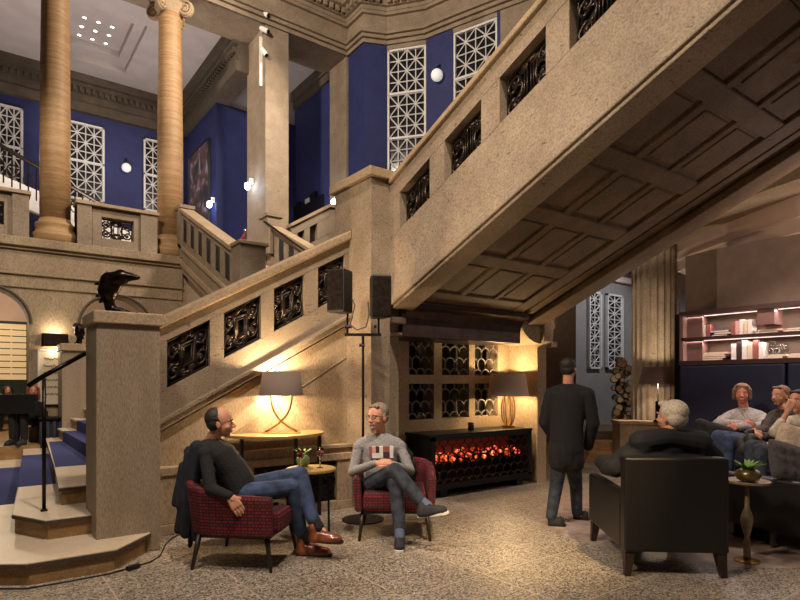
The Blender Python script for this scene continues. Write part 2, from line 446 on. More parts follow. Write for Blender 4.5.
mb = MB(); band(mb, path, .0, .05, 9.76, 9.85); band(mb, path, 0, .10, 9.87, 9.95); band(mb, path, 0, .16, 9.96, 10.02); band(mb, path, 0, .1, 10.45, 10.53)
struct('trim_6', mb, 'hall_stone')
mb = MB(); band(mb, path, -.3, .12, 10.53, 10.62); band(mb, path, -.3, .38, 10.76, 10.9); band(mb, path, -.3, .52, 10.9, 11.06); band(mb, path, -.3, .2, 10.62, 10.76)
a = offs(path, .2)
for i in range(1, len(a)-1): dentil_run(mb, a[i], a[i+1], V(((a[i+1]-a[i]).y, -(a[i+1]-a[i]).x, 0)).normalized(), 10.63, .17, .1, .12)
dentil_run(mb, a[0], a[1], (0, -1, 0), 10.63, .17, .1, .12)
struct('trim_7', mb, 'hall_stone')
mb = MB(); band(mb, path, -.4, 0, 11.06, 13.5)
struct('wall_upper', mb, 'hall_stone')
# carved rosettes on the frieze left of the square pier
mb = MB()
for px in (206, 226):
    p = onY(px, 382, G); mb.ball((p.x, G-.02, 10.25), (.16, .08, .16)); mb.lathe([(.2, 0), (.24, .02), (.2, .04)], (p.x, G-.04, 10.23), 12)
struct('trim_8', mb, 'dark_stone')
# ---- rotunda wall, panels and windows
keys = [364, 387, 426, 453, 497, 530, 560]
mb = MB(); pts = [V((7.66, G, 0))]+[RP[k] for k in keys]
def wallseg(mb, a, b, z0, z1, th=.25):
    t = (b-a).normalized(); n = V((-t.y, t.x, 0))*th
    mb.prism([V((p.x, p.y, z0)) for p in (a, b, b+n, a+n)], (0, 0, z1-z0))
for a, b in ((pts[0], pts[1]), (pts[1], pts[2]), (pts[3], pts[4])): wallseg(mb, a, b, 4.2, 9.76)
t = (RP[530]-RP[497]).normalized(); wallseg(mb, RP[497], RP[497]+t*.08, 4.2, 9.76)
struct('wall_rotunda', mb, 'blue_wall_paint')
mb = MB()
for a, b in ((pts[2], pts[3]), (pts[4], pts[5])):
    wallseg(mb, a, b, 4.2, 5.0); wallseg(mb, a, b, 9.66, 9.76)
wallseg(mb, RP[497]+t*.08, pts[6], 4.2, 9.76, .35); wallseg(mb, pts[6], pts[7], 4.2, 9.76); wallseg(mb, pts[7], V((10.2, 6.4, 0)), 4.2, 9.76)
struct('wall_rotunda_stone', mb, 'hall_stone')
wn = [0]
def lattice(name, a, b, z0, z1, nsec, ncell=2, rows=2, bar=.012, fr=.05, mat='window_white', inset=.06, glassm='dark_glass'):
    """white lattice window between floor points a and b: frame, sections of star cells, one glass pane"""
    a = V(a); b = V(b); t = (b-a).normalized(); n = V((t.y, -t.x, 0)); w = (b-a).length; o = a-n*inset
    mb = MB(); P = lambda u, z: o+t*u+V((0, 0, z))
    def bar_(u0, za, u1, zb, r): mb.tube([P(u0, za), P(u1, zb)], r*1.3, 4)
    H = (z1-z0)/nsec
    for u in (fr/2, w-fr/2): mb.obox(P(u, (z0+z1)/2), t*fr/2, n*.04, V((0, 0, (z1-z0)/2)))
    for k in range(nsec+1):
        z = min(max(z0+k*H, z0+fr/2), z1-fr/2); mb.obox(P(w/2, z), t*w/2, n*.04, V((0, 0, fr/2)))
    cw = (w-2*fr)/ncell; chh = (H-fr)/rows
    for k in range(nsec):
        for r in range(rows):
            for c in range(ncell):
                u0 = fr+c*cw; q0 = z0+k*H+fr/2+r*chh; u1 = u0+cw; q1 = q0+chh; um = (u0+u1)/2; qm = (q0+q1)/2
                for s in ((u0, q0, u1, q1), (u0, q1, u1, q0), (um, q0, um, q1), (u0, qm, u1, qm), (u1, q0, u1, q1), (u0, q1, u1, q1)): bar_(*s, bar)
    wn[0] += 1
    fo = struct('window_%d' % wn[0], mb, mat)
    g = MB().obox(P(w/2, (z0+z1)/2)-n*.06, t*w/2, n*.01, V((0, 0, (z1-z0)/2))); g.build('window_pane', glassm, fo)
    return fo
lattice('w', RP[387], RP[426], 5.3, 9.66, 4)
lattice('w', RP[453], RP[497], 5.3, 9.66, 4)
for x0, x1 in ((onY(-10, 0, 18.28).x, onY(23, 0, 18.28).x), (onY(66, 0, 18.28).x, onY(104, 0, 18.28).x), (onY(143, 0, 18.28).x, onY(176, 0, 18.28).x)):
    lattice('w', (x0, 18.28, 0), (x1, 18.28, 0), 4.5, 8.75, 4, inset=-.06)
# ---- square pier and pilaster in the gallery front
t_ = thing('square_pier', 'tall square stone pier carrying the entablature, with a white spotlight rail on its corner', 'pier', (5.7, 13, 3.0))
MB().box(5.42, 6.0, G, 13.6, 3.0, 9.76).build('shaft', 'hall_stone', t_); MB().box(5.36, 6.06, G-.06, 13.66, 3.0, 4.3).build('plinth', 'hall_stone', t_, bevel=.02)
MB().box(7.60, 8.0, G+.0, 13.35, 4.0, 9.76).build('pilaster', 'hall_stone', kind='structure').name = 'wall_pilaster'
# ---- room behind the arches
struct('wall_far_lower', MB().box(-6, 8, 18.3, 18.5, 0, 3.9), 'lounge_ceiling_paint')
mb = MB().box(-6, 8, 18.22, 18.3, 0, 1.55)
for i in range(40): mb.box(-3+i*.2, -2.985+i*.2, 18.2, 18.22, .1, 1.5)
struct('wall_wainscot', mb, 'green_panel')
a = onY(-14, 381, 18.25); b = onY(26, 337, 18.25)
mb = MB().box(a.x, b.x, 18.15, 18.25, 1.5, 3.0); 
fr = struct('window_6', MB().box(a.x-.08, b.x+.08, 18.2, 18.29, 1.42, 3.1), 'green_panel')
mb = MB()
for i in range(9): mb.box(a.x, b.x, 18.14, 18.16, 1.56+i*.165, 1.7+i*.165)
for i in range(4): mb.box(a.x+.1+i*.42, a.x+.13+i*.42, 18.13, 18.15, 1.56, 3.0)
mb.build('slatted_blind', 'window_lit', fr)
# ================================================================ STAIRS
SL1 = .548; SL2 = .415
f1 = lambda x, y=0: SL1*(x-1.5)
f2 = lambda x, y: SL2*(5.28-y)
# ---- ornament in iron
def spiral(c, r, a0, turns, sgn=1, n=22):
    return [(c[0]+r*(1-.8*i/n)*math.cos(a0+sgn*turns*2*PI*i/n), c[1]+r*(1-.8*i/n)*math.sin(a0+sgn*turns*2*PI*i/n)) for i in range(n+1)]
def ornament(mb, P, w, h, lyre=False, r=.013):
    """scrollwork inside a w x h panel; P(u,v,d) places it"""
    T = lambda pts, rr=r, d=0: mb.tube([P(u*w, v*h, d) for u, v in pts], rr, 6)
    T([(.03, .03), (.97, .03), (.97, .97), (.03, .97), (.03, .03)], r*.9)
    for sx in (0, 1):
        for sz in (0, 1):
            q = [(abs(sx-u), abs(sz-v)) for u, v in spiral((.19, .26), .17, PI/2, 1.35)]; T(q, r*1.15)
            q = [(abs(sx-u), abs(sz-v)) for u, v in spiral((.40, .12), .10, PI, 1.1, -1)]; T(q, r)
            p = P(abs(sx-.19)*w, abs(sz-.26)*h, .0); mb.ball(p, r*1.9, n=8, k=6)
            T([(abs(sx-.36), abs(sz-.43)), (abs(sx-.26), abs(sz-.36)), (abs(sx-.08), abs(sz-.48))], r*.9)
        T([(abs(sx-.3), .2), (abs(sx-.36), .5), (abs(sx-.3), .8)], r*1.2)
    if lyre:
        for u in (.40, .46, .54, .60): T([(u, .2), (u, .84)], r*.7)
        T([(.33, .2), (.5, .12), (.67, .2)], r*1.3); T([(.33, .84), (.5, .92), (.67, .84)], r*1.3)
    else:
        T([(.34, .27), (.66, .27), (.66, .73), (.34, .73), (.34, .27)], r*1.5)
        T([(.40, .33), (.60, .33), (.60, .67), (.40, .67), (.40, .33)], r*.8); T([(.30, .82), (.5, .9), (.70, .82)], r*1.2); T([(.3, .18), (.5, .1), (.7, .18)], r*1.2)
# ---- lower flight, rising left to right behind the sitting group
st = thing('lower_staircase', 'lower stone stairs rising right behind the seated men, scrolled iron panels in the balustrade', 'staircase', (1.3, 6.2, 0))
YW = 6.0
mb = MB().prism([V((1.0, YW, 0)), V((3.66, YW, 0)), V((3.66, YW, 3.1)), V((3.66, YW, 1.0+f1(3.66))), V((1.0, YW, 1.0+f1(1.0)))], (0, .3, 0))
mb.build('wall', 'wall_plaster', st)
# parapet: lower band, posts, upper band (front face y=5.95)
mb = MB(); z = f1; PX = [(1.543, 1.97), (2.117, 2.528), (2.68, 3.06), (3.231, 3.60)]
mb.box(1.3, 3.66, 5.95, 6.3, 1.13, 1.41, f1); mb.box(1.3, 3.66, 5.95, 6.3, 1.89, 2.04, f1)
xs = [1.3]+[v for p in PX for v in p]+[3.66]
for i in range(0, len(xs), 2): mb.box(xs[i], xs[i+1], 5.95, 6.3, 1.405, 1.895, f1)
mb.build('parapet', 'hall_stone', st)
MB().box(1.32, 3.66, 5.89, 6.36, 2.04, 2.15, f1).build('coping', 'cap_stone', st, bevel=.02)
mb = MB().box(1.2, 3.66, 5.90, 6.0, 1.10, 1.145, f1).box(1.2, 3.66, 5.93, 6.0, 1.03, 1.10, f1)
mb.build('string_moulding', 'hall_stone', st, bevel=.008)
f1b = lambda x, y: .6*(x-2.2)
MB().box(1.35, 3.64, 5.99, 6.0, .93, .945, f1b).build('incised_line', 'cap_stone', st)
# wainscot bench along the foot of the wall
mb = MB().box(1.35, 3.66, 5.86, 6.0, 0, .10).box(1.35, 2.42, 5.88, 6.0, .1, .62).box(3.45, 3.66, 5.88, 6.0, .1, .62).box(2.42, 3.45, 5.97, 6.0, .1, .62).box(1.35, 3.66, 5.86, 6.0, .58, .66)
mb.box(1.95, 3.66, 5.9, 6.0, .66, .72).box(1.95, 3.66, 5.87, 6.0, .72, .76)
mb.build('wainscot', 'wall_plaster', st, bevel=.006)
def scales(mb, P, w, h, nc, nr, r):
    """fish-scale grille of upright ogive arches"""
    cw = w/nc; rh = h/nr
    for j in range(nr+1):
        off = 0 if j % 2 == 0 else -.5
        for i in range(nc+1):
            x0 = (i+off)*cw; z0 = j*rh-.45*rh
            pts = []
            for k in range(11):
                a = PI*k/10; pts.append((x0+cw/2-cw/2*math.cos(a), z0+rh*.45+rh*.55*math.sin(a)))
            pts = [(x0, z0)]+pts+[(x0+cw, z0)]
            run = []
            for u, v in pts+[(None, None)]:
                if u is not None and -.001 <= u <= w+.001 and -.001 <= v <= h+.001: run.append(P(u, v))
                else:
                    if len(run) > 1: mb.tube(run, r, 5)
                    run = []
mb = MB(); scales(mb, lambda u, v: V((2.42+u, 5.93, .1+v)), 1.03, .48, 8, 4, .008); mb.build('heater_grille', 'iron', st)
MB().box(2.42, 3.45, 5.95, 5.97, .1, .58).build('heater_backing', 'black_metal', st)
for (x0, x1) in PX:
    mb = MB(); w = x1-x0
    ornament(mb, lambda u, v, d: V((x0+u, 6.01+d, 1.41+v+f1(x0+u))), w, .48, r=.0155)
    g = mb.build('iron_panel', 'iron', st, smooth=True)
    MB().box(x0, x1, 6.04, 6.05, 1.41, 1.89, f1).build('shadow_plate', 'black_metal', g)  # dark plate standing in for the shadow behind the scrollwork
# newel pier beside the steps
t_ = thing('newel_pier', 'big square stone newel pier in front of the steps, bronze bird head on top', 'pier', (1.08, 5.68, 0))
MB().box(.83, 1.345, 5.40, 5.95, 0, 1.995).build('shaft', 'pier_stone', t_, bevel=.008); MB().box(.805, 1.37, 5.37, 5.99, 1.995, 2.105).build('cap', 'cap_stone', t_, bevel=.012)
t_ = thing('newel_pier', 'far stone newel pier across the steps, seen behind the big one, small bronze on top', 'pier', (1.6, 12.1, .51))
MB().box(1.27, 1.9, 11.8, 12.4, .51, 2.06).build('shaft', 'pier_stone', t_); MB().box(1.24, 1.94, 11.76, 12.44, 2.06, 2.19).build('cap', 'cap_stone', t_, bevel=.01)
# treads: each a riser block, a lipped slab and the blue runner
def poly_xy(mb, pts, z0, z1): mb.prism([V((x, y, z0)) for x, y in pts], (0, 0, z1-z0))
def inset(pts, d):
    cx = sum(p[0] for p in pts)/len(pts); cy = sum(p[1] for p in pts)/len(pts)
    return [(x+(d if x < cx else -d)*1.0, y+(d if y < cy else -d)) for x, y in pts]
RB = MB(); LP = MB(); TP = MB(); CP = MB()
def tread(pts, z, runner):
    poly_xy(RB, inset(pts, .025), z-.17, z-.035); poly_xy(LP, pts, z-.035, z-.008); poly_xy(TP, inset(pts, .004), z-.008, z)
    poly_xy(CP, runner, z, z+.004)
tread([(-.9, 5.5), (-.05, 5.25), (.31, 5.0), (.92, 5.0), (1.26, 5.38), (1.26, 12.45), (-.2, 12.45), (-.9, 12.3)][1:-1]+[(-.35, 8)], .17, [(-.3, 7.55), (.36, 7.55), (.6, 10.75), (-.25, 10.75)])
tread([(.27, 6.05), (.48, 5.63), (1.26, 5.63), (1.26, 12.45), (.73, 12.45), (.45, 8.2)], .34, [(.385, 7.6), (.76, 7.6), (1.0, 10.8), (.62, 10.8)])
tread([(.64, 6.22), (1.5, 6.22), (1.5, 12.45), (1.06, 12.45), (.76, 7.8)], .51, [(.765, 7.75), (1.15, 7.75), (1.3, 11.05), (1.0, 11.05)])
x = .95
for k in range(4, 17):
    z = .17*k; x0 = 1.22+.203*(k-4); x1 = 3.66
    RB.box(x0, x1, 6.3, 11.8 if k < 8 else 9.4, z-.17, z-.03); TP.box(x0-.02, x1, 6.3, 11.8 if k < 8 else 9.4, z-.03, z)
    CP.box(x0-.022, x1 if k == 16 else x0+.203, 7.75, 11 if k < 8 else 8.8, z, z+.004); CP.box(x0-.026, x0-.018, 7.75, 11 if k < 8 else 8.8, z-.17, z)
RB.build('risers', 'riser_stone', st); LP.build('tread_lips', 'tread_lip', st); TP.build('treads', 'marble_edge', st, fix=True); CP.build('carpet_runner', 'blue_carpet', st)
struct('floor_platform', MB().box(-6, 1.0, 11.85, 18.3, 0, .4), 'riser_stone')
# handrail by the steps
hr = thing('handrail', 'dark bronze handrail on two thin posts beside the lowest steps', 'handrail', (.51, 6.05, .34))
b0 = fl(44, 511, .34); top = V((b0.x, b0.y, EYE+(HY-378)/FP*5.16))
MB().tube([b0, top], .016, 8).lathe([(.03, 0), (.03, .012), (.016, .02)], b0, 12).build('post', 'bronze', hr, smooth=True)
e0 = at(28, 386, 5.12); e1 = onY(86, 353, 6.1)
MB().tube([e0, top+V((0, 0, .02)), e1], .022, 10).build('rail', 'bronze', hr, smooth=True)
b1 = V((.86, 10.9, .34)); b1 = fl(39, 444, .34)
MB().tube([b1, V((b1.x, b1.y, 1.5))], .02, 8).build('post', 'bronze', hr)
# ---- corner pillar between the two flights
t_ = thing('corner_pillar', 'tall square stone pillar with a plain cap where the two flights meet', 'pillar', (3.85, 5.8, 0))
MB().box(3.66, 3.93, 5.48, 6.3, 0, 3.86).box(3.93, 4.16, 5.62, 6.3, 0, 2.45).box(3.93, 4.1, 5.5, 6.3, 2.45, 3.86).build('shaft', 'hall_stone', t_, bevel=.006)
MB().box(3.61, 4.15, 5.42, 6.36, 3.86, 3.965).build('cap', 'cap_stone', t_, bevel=.01)
MB().box(3.93, 4.21, 5.52, 5.7, 2.2, 2.28).box(3.93, 4.19, 5.56, 5.7, 2.05, 2.1).build('capital_moulding', 'hall_stone', t_, bevel=.02)
# ---- upper flight, overhead
us = thing('upper_staircase', 'massive upper stone flight climbing right overhead, coffered underneath, iron panels in its parapet', 'staircase', (5.2, 5.3, 2.45))
YE = -2.6; XF = 3.926
PY = [(5.305-.02-.778*i, 4.748-.778*i) for i in range(9)]
mb = MB(); mb.box(XF, XF+.3, YE, 5.5, 2.56, 3.255, f2); mb.box(XF, XF+.3, YE, 5.5, 3.685, 3.88, f2)
ys = [5.5]+[v for p in PY for v in p]+[YE]
for i in range(0, len(ys), 2): mb.box(XF, XF+.3, ys[i+1], ys[i], 3.25, 3.69, f2)
mb.build('parapet', 'hall_stone', us)
MB().box(XF-.045, XF+.35, YE, 5.45, 3.88, 3.945, f2).build('coping', 'cap_stone', us, bevel=.012)
MB().box(XF-.03, XF+.33, YE, 5.42, 2.45, 2.56, f2).box(XF+.0, XF+.3, YE, 5.42, 2.41, 2.46, f2).build('string_moulding', 'hall_stone', us, bevel=.015)
MB().box(6.4, 6.66, YE, 5.5, 2.45, 3.9, f2).box(6.36, 6.7, YE, 5.5, 2.41, 2.5, f2).build('outer_parapet', 'coffer_stone', us, bevel=.015)
for (y1, y0) in PY[:6]:
    mb = MB(); w = y1-y0
    ornament(mb, lambda u, v, d: V((XF+.10+d, y1-u, 3.255+v+f2(0, y1-u))), w, .43, lyre=True, r=.015)
    g = mb.build('iron_panel', 'iron', us, smooth=True)
    MB().box(XF+.13, XF+.14, y0, y1, 3.255, 3.685, f2).build('shadow_plate', 'black_metal', g)  # same dark plate, in place of shadow behind the iron
# soffit with coffers: slab, ribs along and across
MB().box(XF+.25, 6.42, YE, 5.42, 2.54, 2.8, f2).build('soffit', 'coffer_stone', us)
mb = MB()
mb.box(XF+.28, 4.27, YE, 5.42, 2.5, 2.58, f2); mb.box(5.9, 6.13, YE, 5.42, 2.5, 2.58, f2); mb.box(6.2, 6.4, YE, 5.42, 2.52, 2.58, f2)
for a, b in ((4.75, 4.85), (5.34, 5.42)): mb.box(a, b, YE, 5.42, 2.515, 2.58, f2)
mb.box(4.2, 5.95, 5.17, 5.42, 2.51, 2.58, f2)
for k in range(9):
    y = 4.42-.775*k; mb.box(4.2, 5.95, y, y+.17, 2.51, 2.58, f2)
mb.build('coffer_ribs', 'coffer_stone', us, bevel=.012)
for k in range(10):
    y0 = 4.59-.775*k; y1 = (5.17 if k == 0 else 4.42-.775*(k-1))
    for a, b in ((4.27, 4.75), (4.85, 5.34), (5.42, 5.9)):
        MB().box(a+.05, b-.05, y0+.05, y1-.05, 2.527, 2.55, f2).build('coffer_panel', 'coffer_stone', us, bevel=.01)
# ---- recess under the landing
mb = MB(); gx = [(4.763, 5.206), (5.355, 5.881), (6.003, 6.493)]; gz = [(.98, 1.476), (1.60, 2.09)]
xs = [4.16]+[v for p in gx for v in p]+[6.9]
for i in range(0, len(xs), 2): mb.box(xs[i], xs[i+1], 6.2, 6.45, 0, 2.5)
for a, b in gx: mb.box(a, b, 6.2, 6.45, 0, .98); mb.box(a, b, 6.2, 6.45, 1.476, 1.6); mb.box(a, b, 6.2, 6.45, 2.09, 2.5)
struct('wall_recess', mb, 'wall_plaster')
struct('wall_recess_void', MB().box(4.16, 6.9, 6.55, 6.6, 0, 2.5), 'black_plastic')  # black sheet standing in for the unlit void behind the grilles
for a, b in gx:
    for z0, z1 in gz:
        mb = MB(); scales(mb, lambda u, v: V((a+u, 6.23, z0+v)), b-a, z1-z0, 3, 3, .0115)
        g = mb.build('wall_grille', 'grey_iron', smooth=True, origin=((a+b)/2, 6.23, z0))
        pos = {0: 'left', 1: 'middle', 2: 'right'}[gx.index((a, b))]; row = 'upper' if z0 > 1.5 else 'lower'
        tag(g, '%s %s of the six grey scale-pattern grilles in the recess wall' % (row, pos), 'grille', 'grey grilles in the recess wall')
mb = MB().prism([V((6.72, 5.62, 0)), V((6.92, 5.62, 0)), V((6.92, 6.45, 0)), V((6.72, 6.45, 0))], (0, 0, 2.6))
mb.prism([V((6.72, 5.45, 2.62)), V((6.72, 5.62, 2.5)), V((6.72, 5.62, 2.0)), V((6.72, 5.58, 2.05)), V((6.72, 5.5, 2.1))], (.2, 0, 0))
n = 8; q = [V((6.74-.48*math.sin(PI/2*i/n), 5.56, 2.06+.40*(1-math.cos(PI/2*i/n)))) for i in range(n+1)]
mb.prism(q+[V((6.26, 5.56, 2.52)), V((6.74, 5.56, 2.52))], (0, .6, 0))
mb.box(6.9, 7.02, 5.5, 6.3, 2.02, 2.1); mb.box(6.9, 7.0, 5.52, 6.3, 2.3, 2.38)
struct('wall_recess_side', mb, 'wall_plaster')
mb = MB(); pr = [(5.36, 2.45), (5.38, 2.40), (5.47, 2.36), (5.53, 2.28), (5.55, 2.2), (5.55, 2.05), (6.2, 2.05), (6.2, 2.45)]
mb.prism([V((4.17, y, z)) for y, z in pr], (2.10, 0, 0))
h_ = mb.build('recess_hood', 'hood_metal', bevel=.008, origin=(5.3, 5.9, 2.02)); tag(h_, 'dark brown metal hood across the top of the recess above the grilles', 'hood')
struct('ceiling_landing', MB().box(3.7, 6.9, 5.45, 9.4, 2.5, 2.72), 'coffer_stone')
struct('wall_lower_passage', MB().box(6.92, 10.2, 7.5, 7.8, 0, 4.2), 'brown_wallcover')
# ---- central flight up to the gallery, seen over the lower flight
cs = thing('upper_gallery_stairs', 'small central flight up to the gallery between two stone balustrades', 'staircase', (4.5, 10.5, 2.72))
f3 = lambda x, y: .46*(y-9.44)
mb = MB()
for i in range(8): mb.box(3.65, 5.4, 9.44+.36*i, 12.6, 2.72+.17*i, 2.89+.17*i)
mb.build('steps', 'marble_edge', cs)
def balust(mb, x0, x1, za, zc, zb, y0=9.44, y1=12.4, n=6, w=.26):
    mb.box(x0, x1, y0, y1, zb, za, f3); mb.box(x0, x1, y0, y1, zc, zc+.12, f3); MB().box(x0+.015, x0+.035, y0, y1, za, zc, f3).build('shade_infill', 'black_plastic', cs)  # black sheet added so the openings look shaded
    gap = (y1-y0)/n
    for i in range(n+1):
        yc = y0+gap*i; mb.box(x0, x1, max(y0, yc-(gap-w)/2), min(y1, yc+(gap-w)/2), za-.01, zc+.01, f3)
mb = MB(); balust(mb, 3.5, 3.68, 3.13, 3.6, 2.45); mb.build('left_balustrade', 'hall_stone', cs)
MB().box(3.44, 3.74, 9.4, 12.5, 3.72, 3.80, f3).build('left_coping', 'cap_stone', cs, bevel=.01)
MB().box(3.46, 3.5, 9.4, 12.5, 2.95, 3.02, f3).box(3.46, 3.5, 9.4, 12.5, 2.6, 2.7, f3).build('left_moulding', 'cap_stone', cs)
mb = MB(); balust(mb, 5.42, 5.6, 3.1, 3.6, 2.6); mb.build('right_balustrade', 'hall_stone', cs)
MB().box(5.36, 5.66, 9.4, 12.4, 3.72, 3.80, f3).build('right_coping', 'cap_stone', cs, bevel=.01)
MB().box(5.3, 5.62, 12.1, 12.5, 4.4, 5.23).box(5.26, 5.66, 12.06, 12.54, 5.23, 5.3).build('newel', 'hall_stone', cs)
MB().box(3.46, 3.72, 12.3, 12.7, 4.1, 5.13).box(3.43, 3.75, 12.27, 12.7, 5.13, 5.2).build('newel', 'hall_stone', cs)
MB().box(3.48, 3.93, 9.05, 9.5, 2.4, 3.76).build('newel', 'hall_stone', cs); MB().box(3.45, 3.97, 9.0, 9.53, 3.76, 3.82).build('newel_cap', 'cap_stone', cs, bevel=.01)
MB().tube([(5.3, 12.3, 5.15), (5.3, 9.6, 3.75)], .025, 8).build('metal_handrail', 'bronze', cs)
struct('wall_stair_side', MB().box(3.5, 3.7, 9.5, 12.5, 0, 2.2).box(3.5, 7.6, 9.4, 9.5, 0, 2.7), 'wall_plaster')
# far balustrade at upper right
fb = thing('stone_balustrade', 'stone balustrade with dark openings rising beside the blue wall, behind the corner pillar', 'balustrade', (7, 12.2, 4.5))
f4 = lambda x, y: .75*(x-6.1)
x0, x1 = onY(290, 0, 12.3).x, onY(328, 0, 12.3).x
mb = MB(); z0 = EYE+(HY-227)/FP*(12.3/ray(290, 0).y)+.12; f4 = lambda x, y: .62*(x-x0)
mb.box(x0, x1, 12.2, 12.4, z0-.35, z0-.12, f4); mb.box(x0, x1, 12.2, 12.4, z0-1.6, z0-.75, f4)
L = x1-x0; cuts = [0, .16, .34, .46, .7, 1]
for a, b in ((0, .14), (.32, .46), (.66, 1)): mb.box(x0+a*L, x0+b*L, 12.2, 12.4, z0-.76, z0-.34, f4)
x2 = onY(346, 0, 12.3).x; zt = z0-.12+.62*L
mb.box(x1, x2, 12.2, 12.4, zt-1.8, zt); mb.build('body', 'hall_stone', fb)
MB().box(x0-.03, x1, 12.15, 12.45, z0-.12, z0-.04, f4).box(x1, x2, 12.15, 12.45, zt-.01, zt+.07).build('coping', 'cap_stone', fb)
MB().box(x0+.14*L, x0+.32*L, 12.33, 12.36, z0-.75, z0-.35, f4).box(x0+.46*L, x0+.66*L, 12.33, 12.36, z0-.75, z0-.35, f4).build('openwork', 'iron', fb)
# ---- gallery parapets
def parapet(x0, x1, label, opening=None):
    t = thing('gallery_parapet', label, 'parapet', ((x0+x1)/2, G+.1, 4.12), group=None)
    y0, y1 = G+.02, G+.28; mb = MB()
    if opening:
        a, b = opening; mb.box(x0, a, y0, y1, 4.12, 4.9); mb.box(b, x1, y0, y1, 4.12, 4.9); mb.box(a, b, y0, y1, 4.12, 4.33); mb.box(a, b, y0, y1, 4.74, 4.9)
        g = MB(); ornament(g, lambda u, v, d: V((a+u, G+.15+d, 4.33+v)), b-a, .41, r=.014); g.build('iron_openwork', 'iron', t)
        mb.box(x0, a-.18, y0-.06, y1+.04, 4.12, 4.92); mb.box(b+.12, x1, y0-.06, y1+.04, 4.12, 4.92)
    else: mb.box(x0, x1, y0, y1, 4.12, 4.9); mb.box(x1-.5, x1, y0-.05, y1+.04, 4.12, 4.92)
    mb.build('body', 'hall_stone', t, bevel=.006); MB().box(x0-.03, x1+.03, y0-.1, y1+.07, 4.92, 4.98).build('coping', 'cap_stone', t)
X = lambda px: onY(px, 0, G).x
parapet(-1.8, X(29), 'gallery parapet at the far left edge, left of both round columns', (X(-8), X(4)))
parapet(X(77), X(157), 'gallery parapet with one pierced iron panel between the two round columns', (X(102), X(134)))
# ---- columns
def round_column(px, r, label):
    x = X(px)+.08; c = (x, G+.36, 0); t = thing('round_column', label, 'column', (x, G+.36, 4.12))
    MB().lathe([(r*1.42, 4.12), (r*1.42, 4.2), (r*1.5, 4.24), (r*1.5, 4.32), (r*1.3, 4.36), (r*1.22, 4.42), (r*1.3, 4.48), (r*1.3, 4.52), (r*1.08, 4.56), (r, 4.62)], c, 32).build('base', 'travertine', t, smooth=True)
    MB().lathe([(r, 4.6), (r, 6.2), (r*.96, 7.6), (r*.88, 9.2), (r*.94, 9.22), (r*.94, 9.27), (r*.88, 9.3), (r*.88, 9.45)], c, 32).build('shaft', 'travertine', t, smooth=True)
    mb = MB().box(x-r*1.35, x+r*1.35, G+.36-r*1.35, G+.36+r*1.35, 9.68, 9.76).lathe([(r*.9, 9.36), (r*1.2, 9.5), (r*1.2, 9.6)], c, 24)
    for sx in (-1, 1):
        for sy in (-1, 1):
            d = V((sx, sy, 0)).normalized(); cc = V((x, G+.36, 9.47))+d*r*1.38
            mb.tube([cc+V((d.x*q*math.cos(a), d.y*q*math.cos(a), q*math.sin(a))) for a, q in [(PI/2-2*PI*1.75*i/26, .165*(1-.82*i/26)) for i in range(27)]], .034, 6)
            n_ = d.cross(V((0, 0, 1))); mb.obox(cc, d*.05, n_*.05, V((0, 0, .05))); mb.ball(cc, .06)
            mb.caps(cc-n_*.03, .05, cc+n_*.03, .05, 12)
            for sg in (-1, 1): mb.tube([cc+n_*.05*sg+V((d.x*q*math.cos(a), d.y*q*math.cos(a), q*math.sin(a))) for a, q in [(PI/2-2*PI*1.75*i/26, .16*(1-.82*i/26)) for i in range(27)]], .022, 6)
            mb.obox(cc, d*.10, n_*.035, V((0, 0, .10)))
            mb.tube([V((x, G+.36, 9.64)), cc+V((0, 0, .165))], .05, 6)
    mb.build('scroll_capital', 'cap_stone', t, smooth=False)
round_column(52.5, .262, 'left of the two honey coloured round stone columns on the gallery')
round_column(171, .262, 'right of the two round stone columns on the gallery, scrolled capital in view')
# ================================================================ LOUNGE SIDE
for k, (dx, z) in enumerate(((0, .17), (.45, .34), (.9, .51))):
    a = at(500, 0, 10.5+dx); b = at(640, 0, 10.7+dx); a.z = b.z = 0
    far = FWD*(9 if k == 2 else .8)
    mb = MB().prism([a, b, b+far, a+far], (0, 0, z)); struct('floor_step', mb, 'riser_stone' if k < 2 else 'dark_stone')
struct('wall_lounge', MB().prism([V((8.5, -3, 0)), V((8.5, 3.87, 0)), V((8.66, 4.4, 0)), V((8.9, 4.4, 0)), V((8.9, -3, 0))], (0, 0, 3.4)), 'brown_wallcover')
struct('wall_far_right', MB().box(9.5, 19, 9.2, 9.4, 0, 5.2), 'grey_wall_paint')
struct('trim_9', MB().box(9.5, 19, 9.05, 9.2, 4.25, 4.4).box(9.5, 19, 8.9, 9.2, 4.75, 4.85), 'lounge_ceiling_paint')
struct('wall_far_end', MB().box(15.2, 15.4, 2, 9.3, 0, 5.2), 'grey_wall_paint')
def P9(px): return onY(px, 0, 9.14).x
lattice('w', (P9(588.5), 9.14, 0), (P9(601), 9.14, 0), 1.85, 3.9, 1, 1, 6, bar=.013, inset=0)
lattice('w', (P9(606.5), 9.14, 0), (P9(622.5), 9.14, 0), 1.85, 3.9, 1, 1, 6, bar=.013, inset=0)
struct('ceiling_lounge', MB().box(6.8, 19, -3, 9.3, 4.9, 5.05), 'lounge_ceiling_paint')
